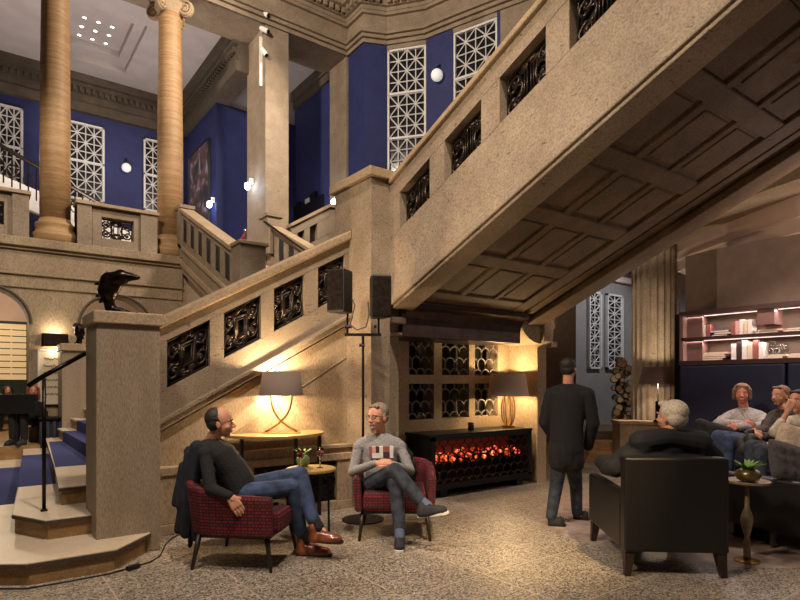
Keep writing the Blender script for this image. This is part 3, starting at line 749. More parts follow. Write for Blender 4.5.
# rotunda balcony fascia curving over the lounge
arc1 = [V((11.2, 6.6, 0)), V((10.2, 5.7, 0)), V((9.47, 4.74, 0)), V((8.9, 3.75, 0)), V((8.4, 2.86, 0)), V((8.0, 1.7, 0)), V((7.8, .5, 0)), V((7.8, -2, 0))]
mb = MB(); band(mb, arc1, .0, -.9, 3.4, 3.87); band(mb, arc1, .03, -.1, 3.58, 3.61)
struct('trim_10', mb, 'lounge_ceiling_paint')
mb = MB(); band(mb, arc1, .55, -.9, 3.87, 4.25); band(mb, arc1, .6, -.9, 4.25, 4.9)
struct('trim_11', mb, 'wall_plaster')
# fluted column on the low cabinet block
fc = thing('fluted_column', 'broad fluted stone column lit from below by the small shaded lamp', 'column', (9.6, 5.43, 0))
n = 20; ringp = []
mb = MB(); pts = []
for i in range(n*4):
    a = 2*PI*i/(n*4); rr = .37-(.028*max(0, math.sin(PI*((i % 4)+.5)/4)) if i % 4 in (1, 2, 3) else 0); pts.append(V((9.6+rr*math.cos(a), 5.43+rr*math.sin(a), 0)))
mb.prism(pts, (0, 0, 3.98)); mb.build('shaft', 'hall_stone', fc)
MB().lathe([(.38, 3.9), (.44, 3.98), (.46, 4.05)], (9.6, 5.43, 0), 28).box(9.1, 10.1, 4.93, 5.93, 4.05, 4.15).build('capital', 'hall_stone', fc)
MB().lathe([(.5, 0), (.5, .2), (.42, .3), (.38, .36)], (9.6, 5.43, 0), 28).build('base', 'hall_stone', fc)
blk = thing('stone_block', 'low square stone block in front of the fluted column, carrying the small lamp', 'plinth', (8.7, 5.2, 0))
a = at(620, 0, 9.3); b = at(700, 0, 9.0); a.z = b.z = 0
MB().prism([a, b, b+FWD*.34, a+FWD*.34], (0, 0, .82)).build('body', 'wall_plaster', blk); MB().prism([a-RGT*.02-FWD*.02, b-FWD*.02, b+FWD*.35, a+FWD*.35-RGT*.02], (0, 0, .05)).build('cap', 'cap_stone', blk).location = (0, 0, .82)
# dark end panel with gold edge
ep = thing('partition_panel', 'tall dark partition panel with thin gold edges at the left end of the blue bench', 'panel', (8.35, 4.35, 0))
MB().box(8.34, 8.5, 4.24, 4.40, 0, 2.5).build('board', 'black_metal', ep)
MB().box(8.32, 8.34, 4.22, 4.24, 0, 2.5).box(8.50, 8.51, 4.4, 4.42, 0, 2.9).build('gold_edge', 'brass', ep)
# ================================================================ FURNITURE AND OBJECTS
def rot2(rz): return Matrix.Rotation(rz, 3, 'Z')
def make_armchair(label, loc, rz):
    t = thing('red_armchair', label, 'armchair', loc, rz, None)
    path = []; 
    half = [(-.34, -.34), (-.345, -.2), (-.345, -.05), (-.34, .1), (-.32, .22), (-.27, .3), (-.19, .345), (-.1, .36), (0, .365)]
    full = half+[(-x, y) for x, y in half[-2::-1]]
    rings = []
    for i, (x, y) in enumerate(full):
        a = V(full[max(0, i-1)]); b = V(full[min(len(full)-1, i+1)]); tt = (b-a).normalized(); n = V((-tt.y, tt.x, 0)); n = V((n.x, n.y, 0))
        k = max(0, min(1, (y+.1)/.42)); top = .60+.04*max(0, (y+.34))+.07*k*k; p = V((x, y, 0)); th = .036
        fl_ = .02+.03*k
        pts = []
        for du, z in ((-.6, .275), (.6, .275), (1, .30), (1, .45), (1.0, top-.03), (.6, top), (-.6, top), (-1, top-.03), (-1, .45), (-1, .30)):
            out = (z-.275)/.4*fl_*1.2
            pts.append(p+n*(th*du+out)+V((0, 0, z)))
        rings.append(pts)
    sh = MB().loft(rings).build('shell', 'red_maze_fabric', t, smooth=False, world=False, bevel=.012)
    MB().box(-.30, .30, -.385, .28, .285, .47).build('seat_cushion', 'red_maze_fabric', t, world=False, bevel=.045)
    MB().box(-.30, .30, -.3, .28, .25, .29).build('seat_base', 'black_plastic', t, world=False)
    for sx in (-1, 1):
        for sy in (-1, 1):
            MB().tube([V((sx*.30, sy*.28, .28)), V((sx*.335, sy*.325, 0))], [.024, .014], 10).build('leg', 'dark_wood', t, world=False, smooth=True)
    return t
c1 = at(247, 500, 4.88); c2 = at(395, 500, 5.74)
chair1 = make_armchair('red patterned armchair at left with the man in black sitting in it', (c1.x, c1.y, 0), math.radians(47))
chair2 = make_armchair('red patterned armchair in front of the fire cabinet, man in grey sweater in it', (c2.x, c2.y, 0), math.radians(-36.6))
# black leather armchair seen from behind
bc = thing('black_armchair', 'black leather armchair seen from behind, white-haired man sitting in it', 'armchair', (4.385, 2.335, 0), math.radians(139.5))
MB().box(-.39, .39, -.02, .10, 0.19, .92).build('backrest', 'black_leather', bc, world=False, bevel=.018)
for s in (-1, 1):
    MB().box(s*.39-(.1 if s > 0 else 0), s*.39+(.1 if s < 0 else 0), -.97, -.02, .19, .63).build('armrest', 'black_leather', bc, world=False, bevel=.018)
    for y in (-.90, .04):
        MB().prism([V((s*.34-.035, y-.035, .20)), V((s*.34+.035, y-.035, .20)), V((s*.34+.035, y+.035, .20)), V((s*.34-.035, y+.035, .20))], (0, 0, -.01)).add([V((s*.34+a*.04, y+b*.04, .20)) for a, b in ((-1, -1), (1, -1), (1, 1), (-1, 1))]+[V((s*.36+a*.022, y+(.02 if y > 0 else -.02)+b*.022, 0)) for a, b in ((-1, -1), (1, -1), (1, 1), (-1, 1))], [(0, 1, 2, 3), (4, 5, 6, 7), (0, 1, 5, 4), (1, 2, 6, 5), (2, 3, 7, 6), (3, 0, 4, 7)]).build('leg', 'dark_wood', bc, world=False)
MB().box(-.29, .29, -.94, -.02, .2, .44).build('seat_cushion', 'black_leather', bc, world=False, bevel=.03)
# black sofa with its back towards the camera, right edge
s0 = at(716, 0, 5.62); s1 = at(830, 0, 4.75); s0.z = s1.z = 0
ax = (s1-s0).normalized(); L = (s1-s0).length
so = thing('black_sofa', 'low black sofa at the right edge behind the brass table, cushions leaning on it', 'sofa', s0, math.atan2(ax.y, ax.x))
MB().box(0, L, 0, .14, .15, .63).build('backrest', 'black_leather', so, world=False, bevel=.02)
MB().box(0, L, .14, .8, .15, .42).build('seat', 'black_leather', so, world=False, bevel=.03)
MB().box(-.0, .1, .14, .8, .4, .56).build('armrest', 'black_leather', so, world=False, bevel=.02)
for x in (.5, L-.1):
    for y in (.06, .7): MB().tube([(x, y, .16), (x, y, 0)], [.03, .022], 8).build('leg', 'dark_wood', so, world=False)
# fire cabinet
fc_ = thing('fire_cabinet', 'long black cabinet with a scale lattice front and glowing embers inside', 'cabinet', (5.55, 5.86, 0))
mb = MB().box(4.64, 6.59, 5.60, 6.14, .79, .825).box(4.66, 6.57, 5.62, 6.13, .1, .14).box(4.66, 4.70, 5.62, 6.13, .1, .8).box(6.53, 6.57, 5.62, 6.13, .1, .8).box(4.66, 6.57, 6.10, 6.13, .1, .8)
mb.build('carcass', 'black_metal', fc_, bevel=.004)
mb = MB().box(4.66, 6.57, 5.60, 5.63, .74, .79).box(4.66, 6.57, 5.60, 5.63, .14, .18).box(4.66, 4.73, 5.60, 5.63, .14, .8).box(6.50, 6.57, 5.60, 5.63, .14, .8).box(4.64, 6.59, 5.585, 5.62, .13, .15)
mb.build('front_frame', 'black_metal', fc_)
mb = MB(); scales(mb, lambda u, v: V((4.73+u, 5.612, .18+v)), 1.77, .56, 12, 5, .011); mb.build('scale_lattice', 'iron', fc_)
MB().box(4.79, 6.5, 5.99, 6.0, .50, .74).build('hearth_back', 'hearth_glow', fc_)  # dim red firelight put into the back plate as emission
mb = MB()
for i in range(70):
    x = random.uniform(4.78, 6.46); r = random.uniform(.03, .055); mb.ball((x, random.uniform(5.72, 5.98), .42+random.uniform(0, .13)), (r, r*.8, r*.8), Matrix.Rotation(random.random()*3, 3, 'Z'), 8, 5)
mb.build('embers', 'ember', fc_, kind='stuff')
mb = MB()
for i in range(5): x = 4.9+i*.3; mb.caps((x, 5.8, .5+.03*(i % 2)), .03, (x+.28, 5.92, .54), .025)
mb.build('logs', 'ember', fc_, kind='stuff')
for x in (4.86, 6.32):
    MB().box(x, x+.12, 5.66, 6.08, 0, .1).build('foot', 'black_metal', fc_)
cd = thing('candle', 'small dark glass candle jar on the fire cabinet left of its lamp', 'candle', onY(471, 400, 5.84)*V((1, 1, 0)) if False else (onY(471, 400, 5.84).x, 5.84, .825))
MB().lathe([(.042, 0), (.045, .11), (.038, .11), (.036, .02)], n=16).build('jar', 'candle_glass', cd, world=False, smooth=True)
MB().lathe([(.034, .015), (.034, .07)], n=12).build('wax', 'book_cream', cd, world=False)
# lamps
def shade(parent, r0, r1, z0, z1, mat):
    mb = MB().lathe([(r0, z0), (r1, z1), (r1-.006, z1), (r0-.006, z0), (r0, z0)], n=36, cap=False)
    o = mb.build('lamp_shade', mat, parent, world=False, smooth=True); return o
lamp1 = thing('table_lamp', 'table lamp with brown shade and crossed brass arcs on the half-round table', 'lamp', (2.68, 5.76, .945), 0)
lamp1.rotation_euler = (0, 0, -TH+math.radians(37)-0); bpy.context.view_layer.update()
shade(lamp1, .235, .20, .41, .665, 'shade_fabric')
ca = RGT
lamp1.rotation_euler = (0, 0, math.atan2(RGT.y, RGT.x)); bpy.context.view_layer.update()
for s in (-1, 1):
    pts = [V((s*(-.115+.0*u), 0, .45)) for u in (0,)]
    for i in range(15):
        u = i/14; x = -.115+.29*u**3.0; z = .44*(1-u)+.012
        pts.append(V((s*x, .012*s, z)))
    MB().tube(pts, .012, 8).build('brass_arc', 'brass', lamp1, world=False, smooth=True)
MB().box(-.20, .20, -.06, .06, 0, .012).build('foot_plate', 'brass', lamp1, world=False, bevel=.003)
MB().tube([(-.115, 0, .45), (.115, 0, .45)], .006, 6).build('crossbar', 'brass', lamp1, world=False)
MB().ball((0, 0, .54), (.035, .035, .045)).build('light_bulb', 'bulb', lamp1, world=False, smooth=True)
point((2.68, 5.76, .945+.62), 60, (1, .74, .44), .03); point((2.68, 5.76, .945+.44), 38, (1, .74, .44), .03)
lx = 6.2; ly = 5.86
p_ = onY(511, 400, 5.86)
lamp2 = thing('table_lamp', 'table lamp with pale shade and brass loop base on the fire cabinet', 'lamp', (p_.x-.06, 5.86, .825))
lamp2.rotation_euler = (0, 0, math.atan2(RGT.y, RGT.x)); bpy.context.view_layer.update()
shade(lamp2, .305, .25, .47, .80, 'shade_fabric_pale')
for a, w in ((0, .1), (.5, .09), (-.45, .085)):
    MB().tube([Matrix.Rotation(a*2, 3, 'Z')@V((w*math.cos(q), 0, .27+.24*math.sin(q))) for q in [2*PI*i/28 for i in range(28)]], .010, 8, closed=True).build('brass_loop', 'brass', lamp2, world=False, smooth=True)
MB().box(-.09, .09, -.05, .05, 0, .03).build('foot_plate', 'brass', lamp2, world=False)
MB().ball((0, 0, .6), (.035, .035, .045)).build('light_bulb', 'bulb', lamp2, world=False, smooth=True)
point((p_.x-.06, 5.86, .825+.72), 38, (1, .72, .38), .03); point((p_.x-.06, 5.86, .825+.52), 34, (1, .72, .38), .03)
p_ = at(658, 0, 9.15)
lamp3 = thing('table_lamp', 'small table lamp with brown shade in front of the fluted column', 'lamp', (p_.x, p_.y, .87))
shade(lamp3, .29, .22, .60, .87, 'shade_fabric')
MB().lathe([(.07, 0), (.07, .02), (.04, .03), (.04, .3), (.05, .31), (.012, .33), (.012, .66)], n=16).build('stem', 'bronze', lamp3, world=False, smooth=True)
MB().ball((0, 0, .73), (.03, .03, .04)).build('light_bulb', 'bulb', lamp3, world=False, smooth=True)
point((p_.x, p_.y, .87+.8), 32, (1, .82, .6), .03); point((p_.x, p_.y, .87+.64), 22, (1, .82, .6), .03)
# half-round console table
ct = thing('half_round_table', 'tall half-round table with pale wooden top against the stair wall, carrying the lamp', 'table', (2.68, 5.84, 0))
pts = [V((2.68+.56*math.cos(a), 5.97+.56*math.sin(a), .915)) for a in [-PI+PI*i/24 for i in range(25)]]
MB().prism(pts, (0, 0, .03)).build('tabletop', 'gold_top', ct, bevel=.004)
for a in (-25, -88, -155):
    x = 2.68+.5*math.cos(math.radians(a)); y = 5.95+.5*math.sin(math.radians(a)); MB().box(x-.016, x+.016, y-.016, y+.016, 0, .915).build('leg', 'black_metal', ct)
c = at(311, 0, 5.42)
rt = thing('round_side_table', 'small round table with pale top between the two red armchairs, glasses on it', 'table', (c.x, c.y, 0))
MB().lathe([(.225, .66), (.235, .668), (.235, .685), (.225, .69)], n=36).build('tabletop', 'gold_top', rt, world=False)
for a in (10, 130, 250):
    a = math.radians(a)-TH; MB().tube([(.16*math.cos(a), .16*math.sin(a), .66), (.17*math.cos(a), .17*math.sin(a), 0)], .011, 8).build('leg', 'black_metal', rt, world=False)
def wineglass(px, D, label, h=.19):
    p = at(px, 0, D); t = thing('wine_glass', label, 'glass', (p.x, p.y, .69))
    MB().lathe([(.032, 0), (.032, .003), (.005, .008), (.004, .09), (.012, .098), (.034, .125), (.037, .155), (.031, h), (.029, h), (.035, .155), (.032, .127), (.008, .102), (.0, .1)], n=20).build('bowl', 'clear_glass', t, world=False, smooth=True)
    MB().lathe([(.0, .103), (.008, .104), (.030, .127), (.033, .148), (0, .148)], n=20).build('drink', 'wine_red', t, world=False, smooth=True)
wineglass(300.5, 5.28, 'stemmed glass with a red drink in front of the green vase on the round table')
wineglass(320, 5.42, 'stemmed glass with a red drink at the right side of the round table')
def leaves(n, r, h, lw, spread):
    mb = MB()
    for i in range(n):
        a = 2*PI*i/n+random.uniform(-.3, .3); e = random.uniform(.3, 1)*spread; d = V((math.cos(a)*e, math.sin(a)*e, 1)).normalized(); s = V((-math.sin(a), math.cos(a), 0))
        q = [V((0, 0, 0))+d*h*k/4+V((math.cos(a), math.sin(a), -.3))*(k/4)**2*r for k in range(5)]; w = [.2, .8, 1, .7, .05]
        nrm = d.cross(s)*.0015
        for k in range(4):
            mb.prism([q[k]-s*w[k]*lw, q[k]+s*w[k]*lw, q[k+1]+s*w[k+1]*lw, q[k+1]-s*w[k+1]*lw], nrm)
    return mb
p = at(303, 0, 5.50)
vz = thing('flower_vase', 'round green vase of pale green leaves on the small round table', 'vase', (p.x, p.y, .69))
MB().lathe([(.035, 0), (.06, .03), (.068, .065), (.055, .1), (.03, .118), (.026, .118), (.05, .095), (.06, .06), (.03, .01)], n=22).build('vessel', 'vase_green', vz, world=False, smooth=True)
mb = leaves(11, .05, .09, .012, .9); mb.v = [v_+V((0, 0, .11)) for v_ in mb.v]; mb.build('leaves', 'leaf_green', vz, world=False)
# speaker stand
p = at(363, 0, 6.25); sx, sy = p.x, p.y
ss = thing('speaker_stand', 'thin black stand with round foot and crossbar holding two loudspeakers before the pillar', 'stand', (sx, sy, 0), math.atan2(RGT.y, RGT.x))
MB().lathe([(.23, 0), (.23, .012), (.04, .025), (.02, .06)], n=32).build('foot', 'black_metal', ss, world=False)
MB().tube([(0, 0, .02), (0, 0, 2.0)], .015, 10).build('pole', 'black_metal', ss, world=False)
MB().box(-.20, .20, -.014, .014, 2.0, 2.03).build('crossbar', 'black_metal', ss, world=False)
MB().tube([(-.04, 0, 1.9), (.02, 0, 1.9)], .018, 8).build('clamp_knob', 'black_metal', ss, world=False)
for s in (-1, 1):
    MB().tube([(s*.17, 0, 2.02), (s*.17, 0, 2.2), (s*.17, .05, 2.26)], .012, 8).build('bracket', 'black_metal', ss, world=False)
    MB().tube([(s*.17-.02, -.03, 2.10), (s*.17+.05*s*-1, -.03, 2.10)], .02, 8).build('bracket_knob', 'black_metal', ss, world=False)
def speaker(px, py0, py1, yaw, label):
    D = 6.2; a = at(px, py0, D); b = at(px, py1, D); h = a.z-b.z
    t = thing('loudspeaker', label, 'loudspeaker', (a.x, a.y, b.z), math.atan2(RGT.y, RGT.x)+yaw)
    MB().prism([V((-.115, -.10, 0)), V((.115, -.10, 0)), V((.085, .12, 0)), V((-.085, .12, 0))], (0, 0, h)).build('cabinet', 'black_plastic', t, world=False, bevel=.02)
    MB().box(-.1, .1, -.108, -.10, .02, h-.02).build('front_grille', 'iron', t, world=False); MB().lathe([(.012, 0), (.012, .004)], (.0, -.11, .06)).build('badge', 'chrome', t, world=False)
speaker(340.5, 270, 313, -.5, 'left black loudspeaker on the stand, in front of an iron stair panel')
speaker(379.5, 276, 318, .25, 'right black loudspeaker on the stand, in front of the stone pillar')
mb = MB(); q = [at(*k) for k in ((351, 297, 6.2), (355, 305, 6.2), (352, 318, 6.2), (350, 325, 6.15), (357, 330, 6.15), (366, 327, 6.15), (369, 315, 6.15), (368, 302, 6.2))]
cb = mb.tube(q, .006, 6).build('speaker_cable', 'black_plastic', smooth=True, origin=q[0]); tag(cb, 'thin black cable looping between the two loudspeakers', 'cable')
# floor cable
mb = MB(); q = [fl(*k, .008) for k in ((-12, 590), (0, 588.5), (26, 588.5), (70, 581), (110, 573.5), (131, 567.5), (150, 562), (160, 556), (165, 545), (172, 538), (182, 533), (196, 529))]
cb = mb.tube(q, .006, 6).build('floor_cable', 'black_plastic', smooth=True, origin=q[5]); tag(cb, 'black power cable lying on the terrazzo along the lowest step', 'cable')
MB().obox(fl(133, 567, .02), (q[6]-q[4]).normalized()*.05, (q[6]-q[4]).normalized().cross(V((0, 0, 1)))*.02, V((0, 0, .015))).build('plug', 'black_plastic', cb)
# brass table and bowl with plant
p = fl(747, 561); bt = thing('brass_side_table', 'slim brass pedestal table with bulging stem beside the black armchair', 'table', (p.x, p.y, 0))
MB().lathe([(.165, .655), (.175, .662), (.175, .675), (.168, .68)], n=36).build('tabletop', 'pale_brass', bt, world=False)
MB().lathe([(.012, .655), (.018, .5), (.02, .45), (.045, .38), (.05, .34), (.03, .24), (.016, .2), (.026, .17), (.028, .05), (.03, .01)], n=18).build('stem', 'pale_brass', bt, world=False, smooth=True)
MB().lathe([(.10, 0), (.10, .008), (.03, .02)], n=28).build('foot', 'brass', bt, world=False)
q = at(748, 0, 4.72); vb = thing('potted_succulent', 'bright green leafy plant in a squat bronze-green bowl on the brass table', 'plant', (q.x, q.y, .68))
MB().lathe([(.04, 0), (.08, .02), (.098, .055), (.085, .09), (.05, .108), (.045, .1), (.07, .08), (.08, .05), (.03, .02)], n=28).build('bowl', 'bowl_bronze', vb, world=False, smooth=True)
mb = leaves(16, .06, .11, .017, 1.1); mb.v = [v_+V((0, 0, .09)) for v_ in mb.v]; mb.build('leaves', 'leaf_green', vb, world=False)
# coffee table between sofa and bench
p = at(748, 0, 5.66); cf = thing('coffee_table', 'low dark table with a pale edge behind the black armchair', 'table', (p.x, p.y, 0), math.atan2(RGT.y, RGT.x))
MB().box(-.2, .2, -.08, .08, .5, .53).build('tabletop', 'shade_fabric_pale', cf, world=False); MB().box(-.18, .18, -.07, .07, 0, .5).build('base', 'black_metal', cf, world=False)
# blue bench
bb = thing('blue_banquette', 'long dark blue velvet bench with a very tall back below the bookshelf', 'bench', (7.9, 2.2, 0))
for a, b in ((-1.0, 2.86), (2.88, 4.22)): MB().box(8.12, 8.4, a, b, .3, 1.74).build('back_panel', 'velvet_blue', bb, bevel=.03)
MB().box(7.45, 8.12, -1, 4.22, .2, .47).build('seat', 'velvet_blue', bb, bevel=.04); MB().box(7.5, 8.4, -1, 4.2, 0, .2).build('plinth', 'dark_wood', bb)
# bookshelf
bs = thing('wall_bookshelf', 'long two-tier wall bookshelf with light strips above the blue bench', 'bookshelf', (8.3, 2.2, 1.78))
MB().box(8.44, 8.49, -1, 4.2, 1.76, 2.46).build('back', 'brown_wallcover', bs)
MB().box(8.12, 8.49, -1, 4.22, 2.44, 2.50).build('top_board', 'shelf_wood', bs); MB().box(8.14, 8.49, -1, 4.2, 2.09, 2.13).build('middle_board', 'shelf_wood', bs); MB().box(8.12, 8.49, -1, 4.22, 1.74, 1.80).build('bottom_board', 'shelf_wood', bs)
MB().box(8.14, 8.49, 4.17, 4.22, 1.8, 2.44).build('end_board', 'shelf_pink', bs)
for b6 in ((8.25, 8.44, 3.95, 4.17, 1.8, 2.09), (8.25, 8.44, 3.95, 4.17, 2.13, 2.44), (8.18, 8.44, 3.02, 3.22, 2.24, 2.44)): MB().box(*b6).build('divider', 'shelf_pink', bs)
for z in (2.432, 2.082): MB().box(8.30, 8.33, -1, 4.15, z, z+.008).build('light_strip', 'led_strip', bs)
for z in (2.39, 2.04):
    for y in (-.2, 1.1, 2.4, 3.6): 
        l = bpy.data.lights.new('strip_glow', 'AREA'); l.shape = 'RECTANGLE'; l.size = .03; l.size_y = 1.25; l.energy = 5; l.color = (1, .86, .8)
        o = bpy.data.objects.new('strip_glow', l); C.objects.link(o); o.location = (8.26, y, z+.03); o.rotation_euler = (0, math.radians(10), 0)
def book(y, z, w, h, d, mat, label, flat=False, grp=None, dy=0):
    t = thing('book', label, 'book', (8.28, y, z), 0, grp)
    if flat:
        MB().box(0, d, -h/2, h/2, 0, w).build('cover', mat, t, world=False); MB().box(-.002, d-.005, -h/2+.006, h/2-.006, w*.15, w*.85).build('pages', 'paper', t, world=False)
    else:
        MB().box(0, d, -w/2, w/2, 0, h).build('cover', mat, t, world=False); MB().box(.005, d+.002, -w*.35, w*.35, .004, h+.001).build('pages', 'paper', t, world=False)
Yb = lambda px: onX(px, 0, 8.28).y
cols = ['book_white', 'book_cream', 'book_red', 'book_pink', 'book_dark', 'book_blue', 'shelf_wood']
names = {'book_white': 'white', 'book_cream': 'cream', 'book_red': 'red', 'book_pink': 'pink', 'book_dark': 'dark purple', 'book_blue': 'blue', 'shelf_wood': 'dark brown'}
def row(px0, px1, z, mats, where, hs=(.19, .24), w=None):
    y0, y1 = Yb(px0), Yb(px1); n = len(mats); wd = (y0-y1)/n; seen = {}
    for i, m_ in enumerate(mats):
        seen[m_] = seen.get(m_, 0)+1; rep = mats.count(m_) > 1
        h = hs[0]+(hs[1]-hs[0])*((i*7) % 5)/4
        lab = '%s book standing %s' % (names[m_], where)
        if rep: lab = '%s book, %s of its colour, %s' % (names[m_], ['first', 'second', 'third', 'fourth', 'fifth'][seen[m_]-1], where)
        book(y0-wd*(i+.5), z, wd*.9, h, .15, m_, lab, grp='books on the shelf above the blue bench')
def stack(px0, px1, z, mats, where):
    y0, y1 = Yb(px0), Yb(px1); zz = z
    for i, m_ in enumerate(mats):
        th = .028+.012*((i*3) % 3)/2; k = .8+.2*((i*5) % 4)/3
        pos = {0: 'lowest', len(mats)-1: 'topmost'}.get(i, ['', 'second from bottom', 'third from bottom', 'fourth from bottom'][min(i, 3)])
        book((y0+y1)/2+.02*(-1)**i, zz, th, (y0-y1)*k, .15, m_, '%s book lying flat, %s %s' % (names[m_], pos, where), True, grp='books on the shelf above the blue bench'); zz += th+.001
row(697, 710, 2.13, ['book_white', 'book_white', 'book_red'], 'at the left end of the upper shelf', (.16, .18))
stack(711, 731, 2.13, ['book_dark', 'shelf_wood', 'book_blue'], 'in the dark stack on the upper shelf')
row(731, 752, 2.13, ['book_red', 'book_pink', 'book_white', 'book_cream', 'book_white'], 'in the middle of the upper shelf', (.18, .21))
stack(754, 782, 2.13, ['book_cream', 'book_pink'], 'under the pink box on the upper shelf')
stack(783, 802, 2.13, ['book_white', 'book_dark'], 'at the right of the upper shelf')
stack(690, 727, 1.80, ['book_cream', 'shelf_wood', 'book_white', 'book_pink'], 'in the left stack of the lower shelf')
row(731, 764, 1.80, ['book_white', 'shelf_wood', 'book_white', 'book_cream', 'book_red', 'book_white'], 'on the lower shelf', (.22, .26))
stack(765, 786, 1.80, ['book_white', 'book_cream'], 'under the glass ornament on the lower shelf')
stack(787, 808, 1.80, ['book_pink', 'book_white'], 'at the right of the lower shelf')
go_ = thing('glass_ornament', 'cluster of clear glass balls on books at the lower shelf', 'ornament', (8.34, Yb(776), 1.87))
random.seed(3)
for i in range(9): MB().ball((random.uniform(-.03, .05), random.uniform(-.1, .1), .035+.05*(i//4)), .04, n=14, k=9).build('glass_ball', 'clear_glass', go_, world=False, smooth=True)
# cushions and bag
def cushion(name, px, py, D, w, h, th, mat, label, tilt=0, yaw=0, tuft=False):
    c = at(px, py, D); t = thing(name, label, 'cushion', c, math.atan2(RGT.y, RGT.x)+yaw); mb = MB(); n = 14; R = Matrix.Rotation(tilt, 3, 'Y')@Matrix.Rotation(-.35, 3, 'X')
    for s in (-1, 1):
        vs = []; fs = []
        for i in range(n+1):
            for j in range(n+1):
                u = -1+2*i/n; v = -1+2*j/n; d = th*(max(0, (1-u**4)*(1-v**4)))**.5
                if tuft: d *= .65+.35*abs(math.cos(u*PI*1.9)*math.cos(v*PI*1.9))
                k = 1-.06*(u*u*v*v); vs.append(R@V((u*w*k, s*d, v*h*k)))
        for i in range(n):
            for j in range(n): a = i*(n+1)+j; fs.append((a, a+1, a+n+2, a+n+1))
        mb.add(vs, fs)
    mb.build('cover', mat, t, world=False, smooth=True); return t
cushion('cushion', 787, 462, 5.2, .2, .19, .07, 'cushion_grey', 'dark grey tufted cushion leaning on the black sofa at the right edge', .25, .2, True)
cushion('cushion', 793, 444, 5.75, .18, .2, .08, 'cushion_beige', 'beige cushion behind the dark tufted one at the right edge', .35, 0)
bg = thing('handbag', 'black crumpled handbag among the people on the blue bench', 'bag', at(751, 447, 6.05)); mb = MB(); random.seed(5)
for i in range(14): mb.ball(V((random.uniform(-.13, .13), random.uniform(-.06, .06), random.uniform(-.08, .08))), random.uniform(.05, .08))
mb.build('body', 'bag_black', bg, world=False, remesh=.012); MB().tube([(-.1, 0, .08), (-.06, 0, .17), (.05, 0, .18), (.1, 0, .08)], .01, 6).build('strap', 'bag_black', bg, world=False)
# coat over the left armchair
def coat(name, label, pts, mat, folds):
    o = thing(name, label, 'coat', pts[0]); mb = MB()
    for a, ra, b, rb in folds: mb.caps(at(*a), ra, at(*b), rb)
    mb.build('cloth', mat, o, remesh=.012, sm=4); return o
coat('draped_coat', 'dark navy coat hanging over the back of the left red armchair', [at(196, 470, 4.9)], 'coat_navy',
     [((197, 447, 4.75), .06, (190, 500, 4.75), .07), ((190, 455, 4.8), .05, (183, 505, 4.8), .06), ((183, 465, 4.9), .035, (176, 503, 4.9), .04), ((190, 500, 4.75), .07, (186, 533, 4.75), .05), ((197, 490, 4.65), .055, (196, 538, 4.7), .035),
      ((204, 450, 4.95), .06, (196, 500, 5.0), .06), ((203, 500, 4.6), .035, (200, 520, 4.6), .04), ((196, 500, 5.0), .06, (190, 546, 5.0), .02), ((184, 505, 4.8), .05, (178, 530, 4.8), .035), ((190, 452, 4.9), .055, (206, 446, 4.8), .06)])
coat('draped_jacket', 'dark jacket hanging over the back of the armchair before the fire cabinet', [at(405, 440, 5.95)], 'trouser_black',
     [((403, 447, 6.0), .05, (413, 472, 6.0), .05), ((398, 443, 6.02), .035, (409, 455, 6.0), .05), ((392, 440, 6.05), .06, (380, 450, 6.05), .06), ((412, 465, 5.98), .04, (411, 490, 6.0), .04)])
# bronzes
def bronze(label, loc, rz, s=1.0):
    t = thing('bronze_bird_head', label, 'sculpture', loc, rz); t.scale = (s, s, s); bpy.context.view_layer.update(); mb = MB()
    mb.box(-.09, .19, -.07, .07, 0, .012)
    mb.caps((0, 0, .02), .045, (-.02, 0, .1), .045).caps((.02, 0, .04), .04, (.15, 0, .02), .015).caps((-.02, 0, .1), .04, (-.03, 0, .2), .085).caps((-.03, 0, .2), .085, (-.02, 0, .29), .075)
    mb.caps((-.02, .0, .29), .07, (.09, 0, .32), .065).caps((.08, 0, .33), .06, (.23, 0, .315), .018).caps((.06, 0, .27), .04, (.02, 0, .2), .04)
    for a, b, r in (((-.1, 0, .27), (-.14, 0, .26), .018), ((-.1, 0, .17), (-.13, 0, .155), .018), ((-.05, .03, .34), (-.06, .04, .37), .014), ((-.06, -.03, .13), (-.08, -.04, .1), .02)): mb.caps(a, r, b, r*.6)
    mb.build('cast', 'bronze', t, world=False, remesh=.008, sm=2)
    for y in (-.05, .05): MB().ball((.06, y, .33), .014).build('eye', 'bronze', t, world=False, smooth=True)
p = onY(114, 305, 5.68); bronze('dark bronze bird head with long beak on the big newel pier', (p.x-.02, 5.68, 2.105), math.atan2(RGT.y, RGT.x), 1.05)
bronze('dark bronze bird head on the far newel pier, left of the big pier', (1.56, 12.0, 2.19), math.atan2(RGT.y, RGT.x)+PI*.8, 1.05)
# wall sconce, art panel, covered thing on the arch wall
a = onY(42, 333, 12.32); b = onY(68, 347, 12.32)
sc_ = thing('wall_sconce', 'rectangular dark wall lamp glowing up and down on the arch wall', 'lamp', ((a.x+b.x)/2, 12.4, b.z))
MB().box(a.x, b.x, 12.30, 12.33, b.z, a.z).box(a.x, a.x+.02, 12.3, 12.49, b.z, a.z).box(b.x-.02, b.x, 12.3, 12.49, b.z, a.z).build('shade', 'hood_metal', sc_)
MB().box(a.x+.03, b.x-.03, 12.36, 12.46, b.z+.02, b.z+.04).box(a.x+.03, b.x-.03, 12.36, 12.46, a.z-.04, a.z-.02).build('glow_tube', 'sconce_glow', sc_)
point(((a.x+b.x)/2, 12.36, a.z+.05), 5, (1, .85, .62), .06); point(((a.x+b.x)/2, 12.36, b.z-.05), 5, (1, .85, .62), .06)
a = onY(39, 350, 12.42); b = onY(64, 404, 12.42)
ap = thing('wall_picture', 'tall white panel with flowing dark script lines below the wall sconce', 'picture', ((a.x+b.x)/2, 12.42, b.z))
